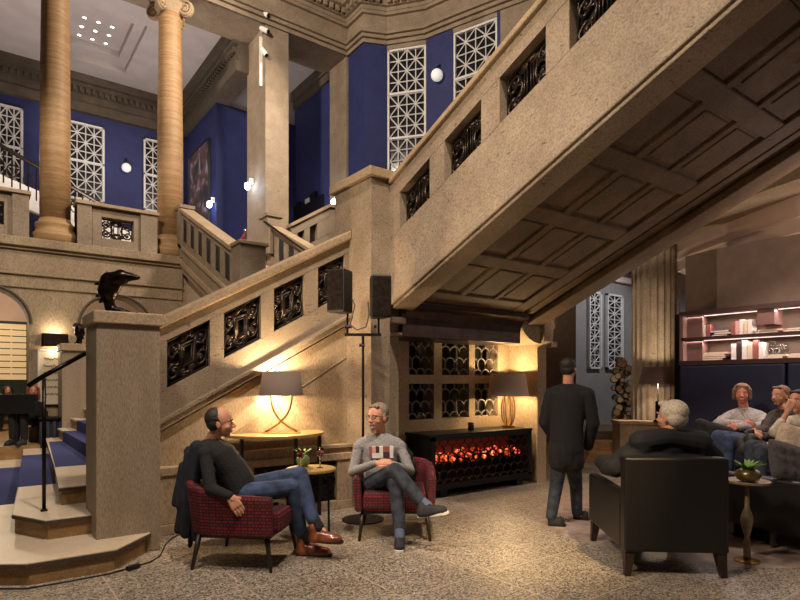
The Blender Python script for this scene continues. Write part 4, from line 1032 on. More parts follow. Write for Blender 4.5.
MB().box(a.x, b.x, 12.43, 12.48, b.z, a.z).build('board', 'paper', ap); mb = MB().box(a.x-.02, a.x+.01, 12.41, 12.49, b.z, a.z+.02).box(a.x, b.x, 12.41, 12.49, a.z-.01, a.z+.02); mb.build('frame', 'white_paint', ap)
mb = MB()
for r_ in range(6):
    z = a.z-.16-.13*r_; mb.tube([V((a.x+.08+.014*i, 12.425, z+.018*math.sin(i*1.7+r_)+.012*math.sin(i*.6*(r_+1)))) for i in range(22)], .006, 4)
mb.build('script_lines', 'ink', ap)
a = onY(39, 404, 12.0); b = onY(60, 446, 12.0)
cv = thing('covered_cabinet', 'low cabinet under a black cloth beside the foot of the far newel pier', 'cabinet', ((a.x+b.x)/2, 12.1, 0))
MB().box(a.x, b.x+.3, 11.9, 12.35, .17, .84).build('body', 'coat_navy', cv); mb = MB()
for i in range(9): mb.tube([V((a.x+.03+i*.1, 11.88, .2)), V((a.x+.02+i*.1, 11.87, .8))], [.04, .025], 8)
mb.build('cloth_folds', 'coat_navy', cv, smooth=True); MB().box(a.x-.02, b.x+.32, 11.84, 12.37, .84, .87).build('top', 'black_metal', cv)
# piano far left behind the arch
pn = thing('grand_piano', 'black grand piano standing beyond the left arch', 'piano', (.3, 11.9, .4)); q0 = at(-30, 0, 9.95); q1 = at(36, 0, 9.9); q0.z = q1.z = 0
def cb_(mb, z0, z1, d=.3): return mb.prism([q0+V((0, 0, z0)), q1+V((0, 0, z0)), q1+FWD*d*.5+V((0, 0, z0)), q0+FWD*d+V((0, 0, z0))], (0, 0, z1-z0))
cb_(MB(), .95, 1.16).build('case', 'black_plastic', pn, bevel=.01); 
for px in (-20, 17):
    b = at(px, 0, 10.1); b.z = .4; MB().tube([b+V((0, 0, .56)), b+V((0, 0, .1)), b], [.07, .045, .05], 10).build('leg', 'black_plastic', pn)
cb_(MB(), 1.16, 1.29, .12).build('music_desk', 'black_plastic', pn)
# rope barrier on the gallery
def post(px, D, label):
    p = at(px, 247, D); z0 = p.z-.55; t = thing('rope_post', label, 'barrier post', (p.x, p.y, z0))
    MB().lathe([(.16, 0), (.16, .02), (.03, .04), (.03, .9), (.045, .92), (.03, .97)], n=16).build('post', 'chrome', t, world=False, smooth=True); return p+V((0, 0, .32))
ra = post(245.5, 13.2, 'chrome barrier post holding the red rope, beside the square pier'); rb = post(209.5, 13.6, 'chrome barrier post at the left end of the red rope')
mb = MB().tube([ra+(rb-ra)*k/12+V((0, 0, -.45*math.sin(PI*k/12))) for k in range(13)], .03, 8); o = mb.build('barrier_rope', 'rope_red', smooth=True, origin=ra); tag(o, 'red barrier rope sagging between the two chrome posts', 'rope')
# large picture on the gallery side wall
a = onX(188, 160, 5.2); b = onX(208, 228, 5.2)
pt = thing('wall_picture', 'tall dark picture on the blue gallery side wall right of the columns', 'picture', (5.22, (a.y+b.y)/2, b.z)); MB().box(5.2, 5.26, b.y, a.y, b.z-.3, a.z).build('print', 'picture_print', pt); MB().box(5.19, 5.265, b.y-.03, b.y, b.z-.3, a.z+.02).box(5.19, 5.265, b.y, a.y, a.z, a.z+.03).build('frame', 'black_metal', pt)
# skyline board
a = onX(293, 212, 7.55); b = onX(322, 183, 7.55)
sb = thing('display_board', 'black display board with a jagged outline on the blue wall beyond the square pier', 'sign', (7.58, (a.y+b.y)/2, a.z)); mb = MB(); n = 9; L = a.y-b.y
random.seed(2)
for i in range(n): mb.box(7.56, 7.62, b.y+L*i/n, b.y+L*(i+1)/n, a.z-.5, b.z-.1-.2*random.random())
mb.build('board', 'black_metal', sb); MB().box(7.54, 7.56, (a.y+b.y)/2-.15, (a.y+b.y)/2+.1, b.z-.32, b.z-.2).build('notice', 'white_paint', sb)
# globe wall lamps
def globe(p, n, label, r=.15):
    t = thing('globe_wall_lamp', label, 'lamp', p); n = V(n)
    MB().ball(n*r*1.0, r, n=20, k=14).build('globe', 'globe', t, world=False, smooth=True); MB().tube([V((0, 0, .3)), V((0, 0, .2))+n*.12, n*.16+V((0, 0, .1))], .02, 8).build('arm', 'black_metal', t, world=False)
globe(onY(125.5, 169, 18.28), (0, -1, 0), 'white globe lamp on the blue gallery back wall between lattice windows', .13)
pm = (RP[426]+RP[453])/2; tt = (RP[453]-RP[426]).normalized(); nn = V((tt.y, -tt.x, 0)); gp = at(438, 76, 13.55)
k = (pm-V((gp.x, gp.y, 0))).dot(nn); globe(V((gp.x, gp.y, gp.z))+nn*k, nn, 'white globe lamp between the two tall lattice windows of the rotunda', .14)
# recessed downlights
dl = None
for i, x in enumerate((2.13, 2.43, 2.74)):
    for j, y in enumerate((15.5, 15.93, 16.36)):
        t = thing('recessed_downlight', '', 'ceiling light', (x+.03, y+.2, 10.32), 0, 'nine downlights in the gallery ceiling panel')
        t['label'] = '%s light in the %s row of nine downlights in the gallery ceiling' % (('left', 'middle', 'right')[i], ('nearest', 'middle', 'farthest')[j])
        MB().lathe([(.042, -.006), (.042, 0), (.0, 0)], n=14).build('lens', 'downlight', t, world=False); MB().lathe([(.043, -.012), (.06, -.012), (.06, 0), (.043, 0)], n=16, cap=False).build('rim', 'white_paint', t, world=False)
# spotlight rail on the square pier
a = onY(262, 30, 12.44); b = onY(262, 80, 12.44); x = a.x
rl = thing('spotlight_rail', 'white vertical rail with three spotlights on the square pier', 'spotlight', (5.5, 12.46, b.z))
MB().box(5.36, 5.42, 12.68, 12.73, b.z, a.z).build('rail', 'white_paint', rl)
for py in (31, 46, 66):
    z = EYE+(HY-py)/FP*13.9; c = V((5.34, 12.5, z)); d = V((.35, -.6, -.45 if py < 60 else -.9)).normalized()
    MB().caps(c-d*.02, .055, c+d*.14, .06, 14).build('spot_head', 'white_paint', rl, smooth=True)
    e_ = c+d*.198; u_, w_ = frame_of(d); MB().prism([e_+(u_*math.cos(a)+w_*math.sin(a))*.045 for a in [2*PI*k/14 for k in range(14)]], d*.006).build('lens', 'black_metal', rl)
# small bright spots
def wspot(p, n, e, label, tgt):
    t = thing('wall_spotlight', label, 'spotlight', p); n = V(n); MB().ball(n*.1, (.07, .07, .09), n=14).build('lens', 'spot_face', t, world=False, smooth=True); MB().box(-.04, .04, -.04, .04, .08, .2).build('housing', 'white_paint', t, world=False)
    point(V(p)+n*.25, e, (.62, .75, 1), .05)
wspot(onX(213, 205, 5.2), (-1, 0, 0), 10, 'small bright bluish spotlight on the blue side wall', None)
wspot(onX(251.5, 187, 5.36), (-1, 0, 0), 8, 'small bright bluish spotlight on the left face of the square pier', None)
wspot(onX(337, 203, 7.5), (-1, 0, 0), 8, 'small bright bluish spotlight low on the pilaster behind the corner pillar', None)
# upper stairs beyond the gallery columns
ub = thing('upper_stair_railing', 'white stair stringer with dark iron railing behind the left round column', 'railing', (1.5, 16.6, 4.12))
def Q(px, py): return onY(px, py, 16.6)
A, B = Q(-5, 172), Q(142, 236); MB().prism([A, B, B+V((0, 0, -.55)), A+V((0, 0, -.55))], (0, .2, 0)).build('stringer', 'white_paint', ub)
A, B = Q(-5, 142), Q(118, 214); mb = MB().tube([A, B], .05, 8); n = 16
for i in range(n+1):
    p = A+(B-A)*i/n; mb.tube([p, p-V((0, 0, .85))], .016, 5)
    if i < n and i % 2 == 0:
        q = p+(B-A)/n; mb.tube([V((p.x+.1*math.cos(a), 16.6, p.z-.45+.16*math.sin(a))) for a in [2*PI*k/12 for k in range(12)]], .016, 5, closed=True)
mb.build('railing', 'iron', ub)
# log disc sculpture
lg = thing('log_slice_sculpture', 'upright sculpture of stacked round log slices before the tall lattice windows', 'sculpture', at(622, 0, 12.9)*V((1, 1, 0))+V((0, 0, .51)))
lo = lg.location.copy(); random.seed(11); proto = None; nn = -FWD
pl = MB().tube([V((0, -.04, 0)), V((0, .04, 0))], 1.0, 16); 
for k in range(62):
    z = .08+1.42*k/61+random.uniform(-.03, .03); wd = .17 if z < 1.0 else .2
    if z > 1.3: wd = .09
    u = random.uniform(-wd, wd); r = random.uniform(.05, .095)
    if proto is None:
        mb = MB(); mb.tube([V((0, -.5, 0)), V((0, .5, 0))], 1.0, 16); n0 = len(mb.f); mb.cur = 1; mb.tube([V((0, -.52, 0)), V((0, -.49, 0))], .86, 16)
        proto = mb.build('log_slice', ['log_bark', 'log_light'], lg, world=False); o = proto
    else:
        o = proto.copy(); C.objects.link(o); o.parent = lg
    o.location = RGT*u+FWD*random.uniform(-.08, .1)+V((0, 0, z)); o.scale = (r, .09, r); o.rotation_euler = (random.uniform(-.2, .2), 0, math.atan2(RGT.y, RGT.x)+random.uniform(-.3, .3))
# ================================================================ PEOPLE
def basis(f, u):
    f = f.normalized(); l = u.cross(f).normalized(); u2 = f.cross(l).normalized(); return l, f, u2   # left, forward, up
def hand(mb, wrist, d, n, side=1, curl=.5, s=1.0):
    """palm, four curved fingers and a thumb; d = pointing direction, n = back-of-hand normal"""
    d = d.normalized(); l = n.cross(d).normalized(); n = d.cross(l).normalized()
    palm0 = wrist+d*.02*s; palm1 = wrist+d*.085*s
    for k in (-1.5, -.5, .5, 1.5):
        mb.caps(palm0+l*k*.012*s, .016*s, palm1+l*k*.019*s, .0135*s, 8)
    for k, ln in ((-1.5, .068), (-.5, .08), (.5, .077), (1.5, .06)):
        if side < 0: ln = {.068: .06, .08: .077, .077: .08, .06: .068}[ln]
        p = palm1+l*k*.0205*s; a = 0; dd = d
        for j, fr in enumerate((.45, .32, .25)):
            a += curl*(.35+.35*j); dd = (d*math.cos(a)-n*math.sin(a)).normalized(); q = p+dd*ln*fr*s*1.05
            mb.caps(p, (.0092-.0008*j)*s, q, (.0086-.0008*j)*s, 8); p = q
    t0 = wrist+d*.03*s-l*side*.022*s; t1 = t0+(d*.6-l*side*.75-n*.25).normalized()*.035*s; t2 = t1+(d*.95-l*side*.15-n*.3).normalized()*.03*s
    mb.caps(t0, .014*s, t1, .0105*s, 8); mb.caps(t1, .0105*s, t2, .009*s, 8)
def ellring(c, l, f, w, d, n=20):
    return [c+l*w*math.cos(2*PI*i/n)+f*d*math.sin(2*PI*i/n) for i in range(n)]
def torso(mb, hip, neck, shl, shr, fwd, g=0.0, belly=0.0, k=1.0):
    ax = (neck-hip); L = ax.length; up = ax.normalized(); lat = (shl-shr); lat = (lat-up*lat.dot(up)).normalized(); f = fwd-up*fwd.dot(up); f = (f-lat*f.dot(lat)).normalized()
    prof = [(-.10, .13, .10, 0), (0, .165, .115, 0), (.18, .16, .112+belly*.7, belly*.7), (.38, .155, .11+belly*.8, belly*.8), (.58, .17, .115, .01), (.76, .18, .112, .01), (.88, .165, .095, 0), (.955, .125, .075, 0), (1.0, .08, .066, 0), (1.04, .055, .055, 0)]
    mb.loft([ellring(hip+ax*t+f*o, lat, f, w*k+g, (d+g)*k) for t, w, d, o in prof])
    for s in (shl, shr):
        mb.caps(hip+ax*.84, .075*k+g, s-up*.015, .052*k+g); mb.caps(hip+ax*.985, .05*k+g, s+(hip+ax-s)*.12, .046*k+g)
def head(mb, c, f, u, s=1.0):
    l, f, u = basis(f, u); R = Matrix((l, f, u)).transposed(); P = lambda x, y, z: c+(l*x+f*y+u*z)*s
    mb.ball(P(0, -.012, .03), (.074*s, .094*s, .088*s), R, 20, 14)          # skull
    mb.ball(P(0, .022, -.02), (.060*s, .068*s, .082*s), R, 18, 12)          # face
    mb.ball(P(0, .045, -.083), (.032*s, .030*s, .024*s), R, 12, 8)          # chin
    for x in (-1, 1):
        mb.ball(P(x*.040, .05, -.03), (.022*s, .022*s, .02*s), R, 10, 8)    # cheek
        mb.caps(P(x*.012, .078, .022), .009*s, P(x*.043, .064, .022), .008*s, 8)   # brow
        mb.ball(P(x*.074, -.008, -.008), (.010*s, .019*s, .031*s), R, 10, 8)  # ear
    mb.caps(P(0, .082, .008), .009*s, P(0, .104, -.024), .0125*s, 8)        # nose
    for x in (-1, 1): mb.ball(P(x*.011, .095, -.029), .0085*s, n=8, k=6)
    mb.caps(P(-.018, .083, -.052), .0075*s, P(.018, .083, -.052), .0075*s, 8); mb.caps(P(-.015, .082, -.063), .008*s, P(.015, .082, -.063), .008*s, 8)
    return l, f, u, R, P
def shoe(root, heel, toe, up, mat, sole, ankle, vox):
    d = (toe-heel); L = d.length; d.normalize(); l = up.cross(d).normalized(); u = d.cross(l).normalized(); mb = MB()
    mb.caps(heel+d*.04+u*.045, .042, heel+d*.12+u*.055, .043).caps(heel+d*.12+u*.055, .043, toe-d*.05+u*.034, .038).caps(heel+d*.04+l*.01+u*.03, .04, toe-d*.05+l*.012+u*.03, .038).caps(heel+d*.04-l*.01+u*.03, .04, toe-d*.05-l*.012+u*.03, .036)
    mb.caps(heel+d*.045+u*.05, .045, ankle+(heel+d*.045+u*.09-ankle)*.4, .047)
    o = mb.build('shoe', mat, root, remesh=vox, sm=2)
    s = MB(); rg = []
    for t, w in ((.0, .022), (.03, .034), (.1, .032), (.17, .043), (.22, .045), (.255, .034), (.27, .015)):
        p = heel+d*(t/.27*L); rg.append([p+l*w-u*.004, p+l*w+u*.018, p-l*w+u*.018, p-l*w-u*.004])
    s.loft(rg).build('sole', sole, o)
    lc = MB()
    for k in range(4): p = heel+d*(.13+.025*k)+u*(.098-.012*k); lc.tube([p-l*.022-u*.006, p+u*.003, p+l*.022-u*.006], .004, 5)
    lc.build('laces', 'black_metal' if mat != 'leather_brown' else 'dark_wood', o)
def person(label, group, loc, J, opt):
    """J: joint places (world). One skinned body, clothing and hair as parts."""
    root = thing('person', label, 'person', loc, 0, group); vox = opt.get('vox', .008); s = opt.get('s', 1.0); g = .012
    mb = MB(); bs = s; s = opt.get('hs', s); l, f, u, R, P = head(mb, J['head'], J['face'], opt.get('hup', V((0, 0, 1))), s); s = bs; hs = opt.get('hs', s)
    neck = J['neck']; mb.caps(P(0, -.018, -.05), .052*s, neck, .056*s); fw = J['fwd']
    torso(mb, J['hip'], neck, J['shl'], J['shr'], fw, -.012, opt.get('belly', 0), s)
    for q in 'lr':
        if 'el'+q in J:
            mb.caps(J['sh'+q], .046*s, J['el'+q], .036*s); mb.caps(J['el'+q], .038*s, J['wr'+q], .025*s)
            hd = J.get('hd'+q, J['wr'+q]-J['el'+q]); hn = J.get('hn'+q, V((0, 0, 1))); mb.caps(J['wr'+q], .025*s, J['wr'+q]+hd.normalized()*.03, .024*s)
            hand(mb, J['wr'+q], hd, hn, 1 if q == 'l' else -1, opt.get('curl', .5), opt.get('hands', s))
        if 'kn'+q in J:
            hp = J['hp'+q]; mb.caps(hp, .075*s, J['kn'+q], .05*s); mb.caps(J['kn'+q], .05*s, J['an'+q], .034*s); mb.caps(J['an'+q], .034*s, J['an'+q]+(J['to'+q]-J['an'+q])*.38, .018)
    mb.build('body', opt.get('skin', 'skin'), root, remesh=opt.get('bvox', vox), sm=2)
    # face details
    s = hs
    for x in (-1, 1):
        e = MB().ball(P(x*.029, .071, .004), (.0135*s, .009*s, .0085*s), R, 12, 8).build('eye', 'eye_white', root, smooth=True)
        MB().ball(P(x*.029, .079, .004), .0052*s, n=8, k=6).build('iris', 'eye_dark', e, smooth=True)
        MB().tube([P(x*.014, .092, .026), P(x*.03, .089, .031), P(x*.046, .075, .026)], .0035*s, 6).build('eyebrow', opt['hair'], root)
    MB().tube([P(-.022, .0855, -.055), P(0, .0925, -.058), P(.022, .0855, -.055)], .0042*s, 6).build('lips', 'lips', root, smooth=True)
    if opt.get('smile'): MB().tube([P(-.018, .090, -.054), P(0, .0965, -.0575), P(.018, .090, -.054)], .0035*s, 6).build('teeth', 'teeth', root, smooth=True)
    if opt.get('glasses'):
        m = MB()
        for x in (-1, 1):
            m.tube([P(x*.031+.021*math.cos(a), .094-.004*abs(math.cos(a)), .003+.015*math.sin(a)) for a in [2*PI*k/16 for k in range(16)]], .0022, 5, closed=True); m.tube([P(x*.052, .088, .008), P(x*.076, .0, .01)], .002, 5)
        m.tube([P(-.010, .096, .005), P(.010, .096, .005)], .0022, 5); m.build('glasses', 'black_metal', root)
    if opt.get('goatee'):
        MB().caps(P(-.018, .074, -.082), .012*s, P(.018, .074, -.082), .012*s).caps(P(0, .078, -.09), .014*s, P(0, .07, -.1), .010*s).caps(P(-.018, .086, -.046), .005, P(.018, .086, -.046), .005).build('beard', opt['hair'], root, remesh=.004, sm=2)
    # hair
    st = opt.get('style', 'short'); m = MB()
    if st == 'bald':      # horseshoe of dark hair
        m.ball(P(0, -.050, .012), (.078*s, .066*s, .062*s), R, 16, 12)
        for x in (-1, 1): m.caps(P(x*.068, -.03, .035), .016*s, P(x*.070, .008, .02), .010*s); m.caps(P(x*.070, .006, .015), .009*s, P(x*.071, .010, -.012), .006*s)
        m.caps(P(-.03, -.02, .10), .018*s, P(.03, -.02, .10), .018*s)
    elif st == 'receding':
        m.ball(P(0, -.045, .04), (.081*s, .074*s, .080*s), R, 18, 12); m.ball(P(0, -.045, .0), (.079*s, .062*s, .064*s), R, 16, 10)
        for x in (-1, 1): m.caps(P(x*.070, -.02, .035), .013*s, P(x*.0725, .004, .005), .008*s)
    elif st == 'thick':
        m.ball(P(0, -.028, .045), (.088*s, .096*s, .082*s), R, 18, 12); m.ball(P(0, -.05, -.005), (.085*s, .064*s, .072*s), R, 16, 10)
        m.caps(P(-.045, .045, .095), .022*s, P(.045, .045, .095), .022*s)
        for x in (-1, 1): m.caps(P(x*.078, -.0, .04), .016*s, P(x*.078, .004, .0), .010*s)
    elif st == 'short':
        m.ball(P(0, -.030, .048), (.082*s, .090*s, .078*s), R, 18, 12); m.ball(P(0, -.045, .0), (.078*s, .064*s, .066*s), R, 16, 10)
        m.caps(P(-.04, .045, .095), .018*s, P(.04, .045, .095), .018*s)
        for x in (-1, 1): m.caps(P(x*.072, -.012, .03), .012*s, P(x*.073, .004, .0), .007*s)
    elif st == 'bob':
        m.ball(P(0, -.022, .05), (.092*s, .098*s, .082*s), R, 18, 12); m.ball(P(0, -.045, -.01), (.09*s, .07*s, .085*s), R, 16, 10)
        m.caps(P(-.045, .05, .1), .018*s, P(.05, .05, .085), .018*s)
        for x in (-1, 1): m.caps(P(x*.08, .01, .05), .022*s, P(x*.083, .0, -.05), .020*s)
    elif st == 'long':
        m.ball(P(0, -.025, .05), (.09*s, .098*s, .08*s), R, 18, 12); m.ball(P(0, -.05, -.03), (.095*s, .065*s, .12*s), R, 16, 10)
        for x in (-1, 1): m.caps(P(x*.078, .0, .05), .024*s, P(x*.085, -.01, -.12), .026*s)
    m.build('hair', opt['hair'], root, remesh=opt.get('hvox', .006), sm=1)
    # top
    s = bs
    m = MB(); torso(m, J['hip'], neck-(neck-J['hip']).normalized()*.015, J['shl'], J['shr'], fw, g, opt.get('belly', 0), s)
    for q in 'lr':
        if 'el'+q in J:
            wr = J['el'+q]+(J['wr'+q]-J['el'+q])*opt.get('sleeve', .96); k = opt.get('sl', 0)
            m.caps(J['sh'+q]-(neck-J['hip']).normalized()*.012, .052*s+k, J['el'+q], .050*s+k); m.caps(J['el'+q], .051*s+k, wr, .036*s+k)
            md = (J['sh'+q]+J['el'+q])/2; m.ball(md+V((.01, .01, -.01)), .058*s+k)
    up = (neck-J['hip']).normalized(); m.tube([neck-up*.0+(l*math.cos(a)+f*math.sin(a))*.058*s for a in [2*PI*k/16 for k in range(16)]], .014, 8, closed=True)
    if opt.get('skirt'): m.caps(J['hpl']+Z*.05, .125, J['hpl']-Z*opt['skirt']*.5, .12).caps(J['hpr']+Z*.05, .125, J['hpr']-Z*opt['skirt']*.5, .13).caps(J['hip'], .15, J['hip']-Z*.08, .14)
    for a, ra, b, rb in opt.get('bulk', []): m.caps(at(*a), ra, at(*b), rb)
    to = m.build(opt.get('topname', 'sweater'), opt['top'], root, remesh=vox, sm=3)
    if opt.get('print'):
        lat = (J['shl']-J['shr']).normalized(); c = J['hip']+(neck-J['hip'])*.70+lat*.012; ff = (fw-up*fw.dot(up)).normalized(); lat = up.cross(ff)
        for i, (mt, a0, a1, z0, z1) in enumerate((('book_white', -.12, -.085, -.06, .05), ('book_red', -.085, -.02, .0, .05), ('book_dark', -.085, -.02, -.06, .0), ('book_white', -.02, .015, -.06, .05), ('book_dark', .015, .05, -.01, .05), ('book_white', .015, .085, -.06, -.01), ('book_pink', .05, .085, -.01, .05), ('book_red', .085, .11, -.06, .05))):
            q = MB(); q.obox(c+lat*(a0+a1)/2*-1+up*(z0+z1)/2+ff*(.150+opt.get('belly', 0)*.3), lat*(a1-a0)/2, up*(z1-z0)/2, ff*.022); q.build('shirt_print', mt, to)
    # trousers
    if 'knl' in J:
        m = MB(); m.ball(J['hip']+up*-.02, (.135*s, .135*s, .11*s))
        for q in 'lr':
            m.caps(J['hip']+(J['hp'+q]-J['hip'])*.6, .11*s, J['hp'+q], .096*s); m.caps(J['hp'+q], .096*s, J['kn'+q], .070*s)
            cu = J['kn'+q]+(J['an'+q]-J['kn'+q])*opt.get('cuff', .94); m.caps(J['kn'+q], .070*s, cu, .057*s)
        m.build('trousers', opt['legs'], root, remesh=vox, sm=3)
        if opt.get('sock'):
            for q in 'lr': MB().caps(J['an'+q]+(J['kn'+q]-J['an'+q])*.2, .045, J['an'+q]+(J['to'+q]-J['an'+q])*.16, .046).build('sock', opt['sock'], root, smooth=True)
        if opt.get('shoes'):
            for q in 'lr':
                shoe(root, J['he'+q], J['to'+q], J.get('up'+q, V((0, 0, 1))), opt['shoes'], opt['sole'], J['an'+q], vox)
    if opt.get('belt'): 
        MB().tube([J['hip']+up*.03+(lat_*math.cos(a)*.185+f_*math.sin(a)*(.14+opt.get('belly', 0)*.5)) for lat_, f_ in [((J['shl']-J['shr']).normalized(), (fw-up*fw.dot(up)).normalized())] for a in [2*PI*k/24 for k in range(24)]], .016, 6, closed=True).build('belt', 'black_metal', root)
    return root
Z = V((0, 0, 1))
# --- bald man on the left
J = dict(head=at(220.5, 423, 4.80), face=RGT*.98+FWD*.22-Z*.02, neck=at(211, 441, 4.82), shl=at(214, 450, 5.00), shr=at(204, 452, 4.64), hip=at(242, 491, 4.84), fwd=RGT+Z*.5,
         ell=at(232, 484, 5.10), wrl=at(258, 480, 5.02), elr=at(211, 489, 4.52), wrr=at(230, 496, 4.46), hdr=RGT*.55-Z*.85, hnr=-FWD*.9+Z*.35, hdl=RGT*.9-Z*.2,
         hpl=at(247, 488, 4.95), knl=at(300, 474, 4.98), anl=at(314, 524, 4.86), hel=at(309, 541, 4.86), tol=at(343, 543, 4.80),
         hpr=at(246, 494, 4.75), knr=at(291, 487, 4.86), anr=at(302, 536, 4.98), her=at(296, 554, 4.98), tor=at(332, 556, 4.94))
J['hel'].z = max(J['hel'].z, .03)
person('balding man in black sweater and blue jeans in the left red armchair', None, (1.9, 4.7, .3), J, dict(hair='hair_dark', style='receding', hs=1.1, hands=1.15, top='knit_black', legs='denim', shoes='leather_brown', sole='sole_dark', sock='knit_black', vox=.008, bvox=.005, belly=.02, curl=.35, cuff=.9, hvox=.005))
# --- man in grey sweater
fc2 = -FWD*.9-RGT*.12
J = dict(head=at(377.5, 417, 5.66), face=-FWD*.8-RGT*.62-Z*.05, neck=at(380, 434, 5.72), shl=at(400, 445, 5.70), shr=at(359, 445, 5.70), hip=at(381, 484, 5.74), fwd=-FWD,
         elr=at(353, 472, 5.62), wrr=at(376, 463, 5.36), hdr=RGT*.9-FWD*.2+Z*.15, hnr=-FWD*.5+Z*.8, ell=at(410, 471, 5.60), wrl=at(394, 465, 5.36), hdl=-RGT*.8-FWD*.2+Z*.1, hnl=-FWD*.4+Z*.9,
         hpr=at(368, 487, 5.66), knr=at(395, 470, 5.24), anr=at(424, 505, 5.12), her=at(418, 517, 5.10), tor=at(449, 513, 5.00), upr=Z*.9-RGT*.1,
         hpl=at(392, 487, 5.66), knl=at(396, 483, 5.26), anl=at(400, 533, 5.20), hel=at(400, 541, 5.28), tol=at(399, 553, 5.03))
person('man with glasses in grey sweater, legs crossed, in the right red armchair', None, (3.4, 4.6, .3), J, dict(hair='hair_grey', style='short', hs=1.15, top='knit_grey', legs='denim_dark', shoes='shoe_grey', sole='sole_white', sock='sock_blue', glasses=1, goatee=1, print=1, vox=.008, bvox=.005, belly=.03, curl=.45, cuff=.88, hvox=.005))
# --- standing man seen from behind
D = 6.0
J = dict(head=at(569, 369, D), face=FWD*.75+RGT*.65, neck=at(568, 385, D), shl=at(551, 393, D+.08), shr=at(588, 393, D-.08), hip=at(566, 450, D), fwd=FWD*.8+RGT*.6,
         ell=at(545, 422, D+.1), wrl=at(556, 441, D+.22), hdl=RGT*.4+FWD*.5, elr=at(593, 423, D-.05), wrr=at(588, 447, D+.1), hdr=-Z+FWD*.3, hnr=RGT,
         hpl=at(560, 456, D), knl=at(556, 487, D+.05), anl=at(551, 518, D), hel=at(548, 525.5, D+.0), tol=at(566, 526, D-.02),
         hpr=at(572, 456, D), knr=at(576, 486, D+.2), anr=at(577, 514, D+.25), her=at(573, 519, D+.3), tor=at(590, 520, D+.25))
pg = person('man in dark jacket and jeans standing with his back turned left of the black armchair', None, (J['anl'].x, J['anl'].y, 0), J, dict(hair='hair_dark', style='short', top='knit_black', topname='jacket', legs='denim_dark', shoes='shoe_grey', sole='sole_dark', vox=.009, bvox=.006, sl=.018, curl=.5, skirt=.12))
# --- white-haired man in the black armchair, from behind
D = 4.78
J = dict(head=at(671, 417, D), face=FWD*.85-RGT*.5, neck=at(669, 434, D), shl=at(643, 445, D+.0), shr=at(696, 445, D+.02), hip=at(664, 500, D+.25), fwd=FWD,
         ell=at(616, 468, D+.1), wrl=at(606, 468, D+.5), hdl=FWD, elr=at(716, 462, D+.25), wrr=at(700, 462, D+.6), hdr=FWD)
J['hpl'] = at(648, 497, D+.3); J['knl'] = at(638, 480, D+.75); J['anl'] = at(640, 520, D+.95); J['hel'] = J['anl']-Z*.08; J['tol'] = J['hel']+FWD*.25; J['hpr'] = at(680, 497, D+.3); J['knr'] = at(676, 480, D+.75); J['anr'] = at(676, 520, D+.95); J['her'] = J['anr']-Z*.08; J['tor'] = J['her']+FWD*.25
for k in ('anl', 'anr'): J[k].z = .09
for k in ('hel', 'her', 'tol', 'tor'): J[k].z = .005
person('white-haired man in a puffy black jacket sitting in the black armchair, seen from behind', None, (4.9, 3.0, .4), J, dict(hair='hair_white', style='thick', hs=1.17, bulk=[((620, 462, 4.9), .09, (642, 446, 4.8), .10), ((640, 441, 4.78), .09, (668, 437, 4.75), .08), ((668, 437, 4.75), .08, (700, 442, 4.78), .10), ((700, 446, 4.8), .10, (714, 456, 4.85), .08), ((602, 462, 5.3), .07, (618, 466, 5.0), .09), ((630, 458, 4.78), .08, (700, 460, 4.8), .08)], top='trouser_black', topname='jacket', legs='trouser_black', shoes='shoe_grey', sole='sole_dark', vox=.009, bvox=.006, sl=.03, s=1.04))
# --- woman in the grey sweater on the bench
def bench_person(label, hx, hy, D, face, top, hair, style, opt, legs, kl, kr, shp, arms):
    nk = at(hx+shp[0], hy+shp[1], D+.02); J = dict(head=at(hx, hy, D), face=face, neck=nk, shl=at(*arms[0]), shr=at(*arms[1]), hip=at(hx+shp[2], hy+shp[3], D+.05), fwd=-FWD*.8-RGT*.5,
        ell=at(*arms[2]), wrl=at(*arms[3]), elr=at(*arms[4]), wrr=at(*arms[5]), hdl=-RGT*.7-FWD*.3, hdr=RGT*.8-FWD*.2, hnl=-FWD+Z*.3, hnr=-FWD+Z*.3)
    if len(arms) > 6: J['hdr'] = arms[6]
    J['hpl'] = J['hip']+(RGT*.1); J['hpr'] = J['hip']-RGT*.1
    J['knl'] = at(*kl); J['knr'] = at(*kr)
    for q in 'lr':
        k = J['kn'+q]; a = k-RGT*.1-FWD*.12; a.z = .1; J['an'+q] = a; h = V((a.x, a.y, .005)); J['he'+q] = h-(-FWD-RGT*.4).normalized()*.05; J['to'+q] = h+(-FWD-RGT*.4).normalized()*.2
    o = dict(hair=hair, style=style, top=top, legs=legs, shoes='shoe_grey', sole='sole_dark', vox=.011, bvox=.007, hvox=.007); o.update(opt)
    return person(label, 'people on the blue bench' if False else None, (J['hip'].x, J['hip'].y, .47), J, o)
bench_person('smiling person in light grey sweater with arms crossed on the blue bench', 742, 394, 7.0, -FWD*.8-RGT*.5, 'knit_light', 'hair_blond', 'bob', dict(skin='skin_red', smile=1, sl=.012, hs=1.04), 'trouser_black',
    (712, 428, 6.5), (700, 424, 6.7), (2, 15, 4, 48), [(762, 416, 7.0), (728, 416, 7.05), (764, 427, 6.85), (738, 427, 6.72), (718, 424, 6.9), (742, 424, 6.76)])
bench_person('person in dark patterned shirt seen in profile on the blue bench', 780, 396, 6.55, -RGT*.95-FWD*.3, 'plaid_dark', 'hair_blond', 'short', dict(sl=.008), 'denim',
    (728, 440, 6.15), (718, 436, 6.4), (5, 14, 8, 50), [(795, 420, 6.5), (772, 416, 6.6), (788, 438, 6.35), (762, 436, 6.25), (764, 430, 6.5), (748, 433, 6.35)])
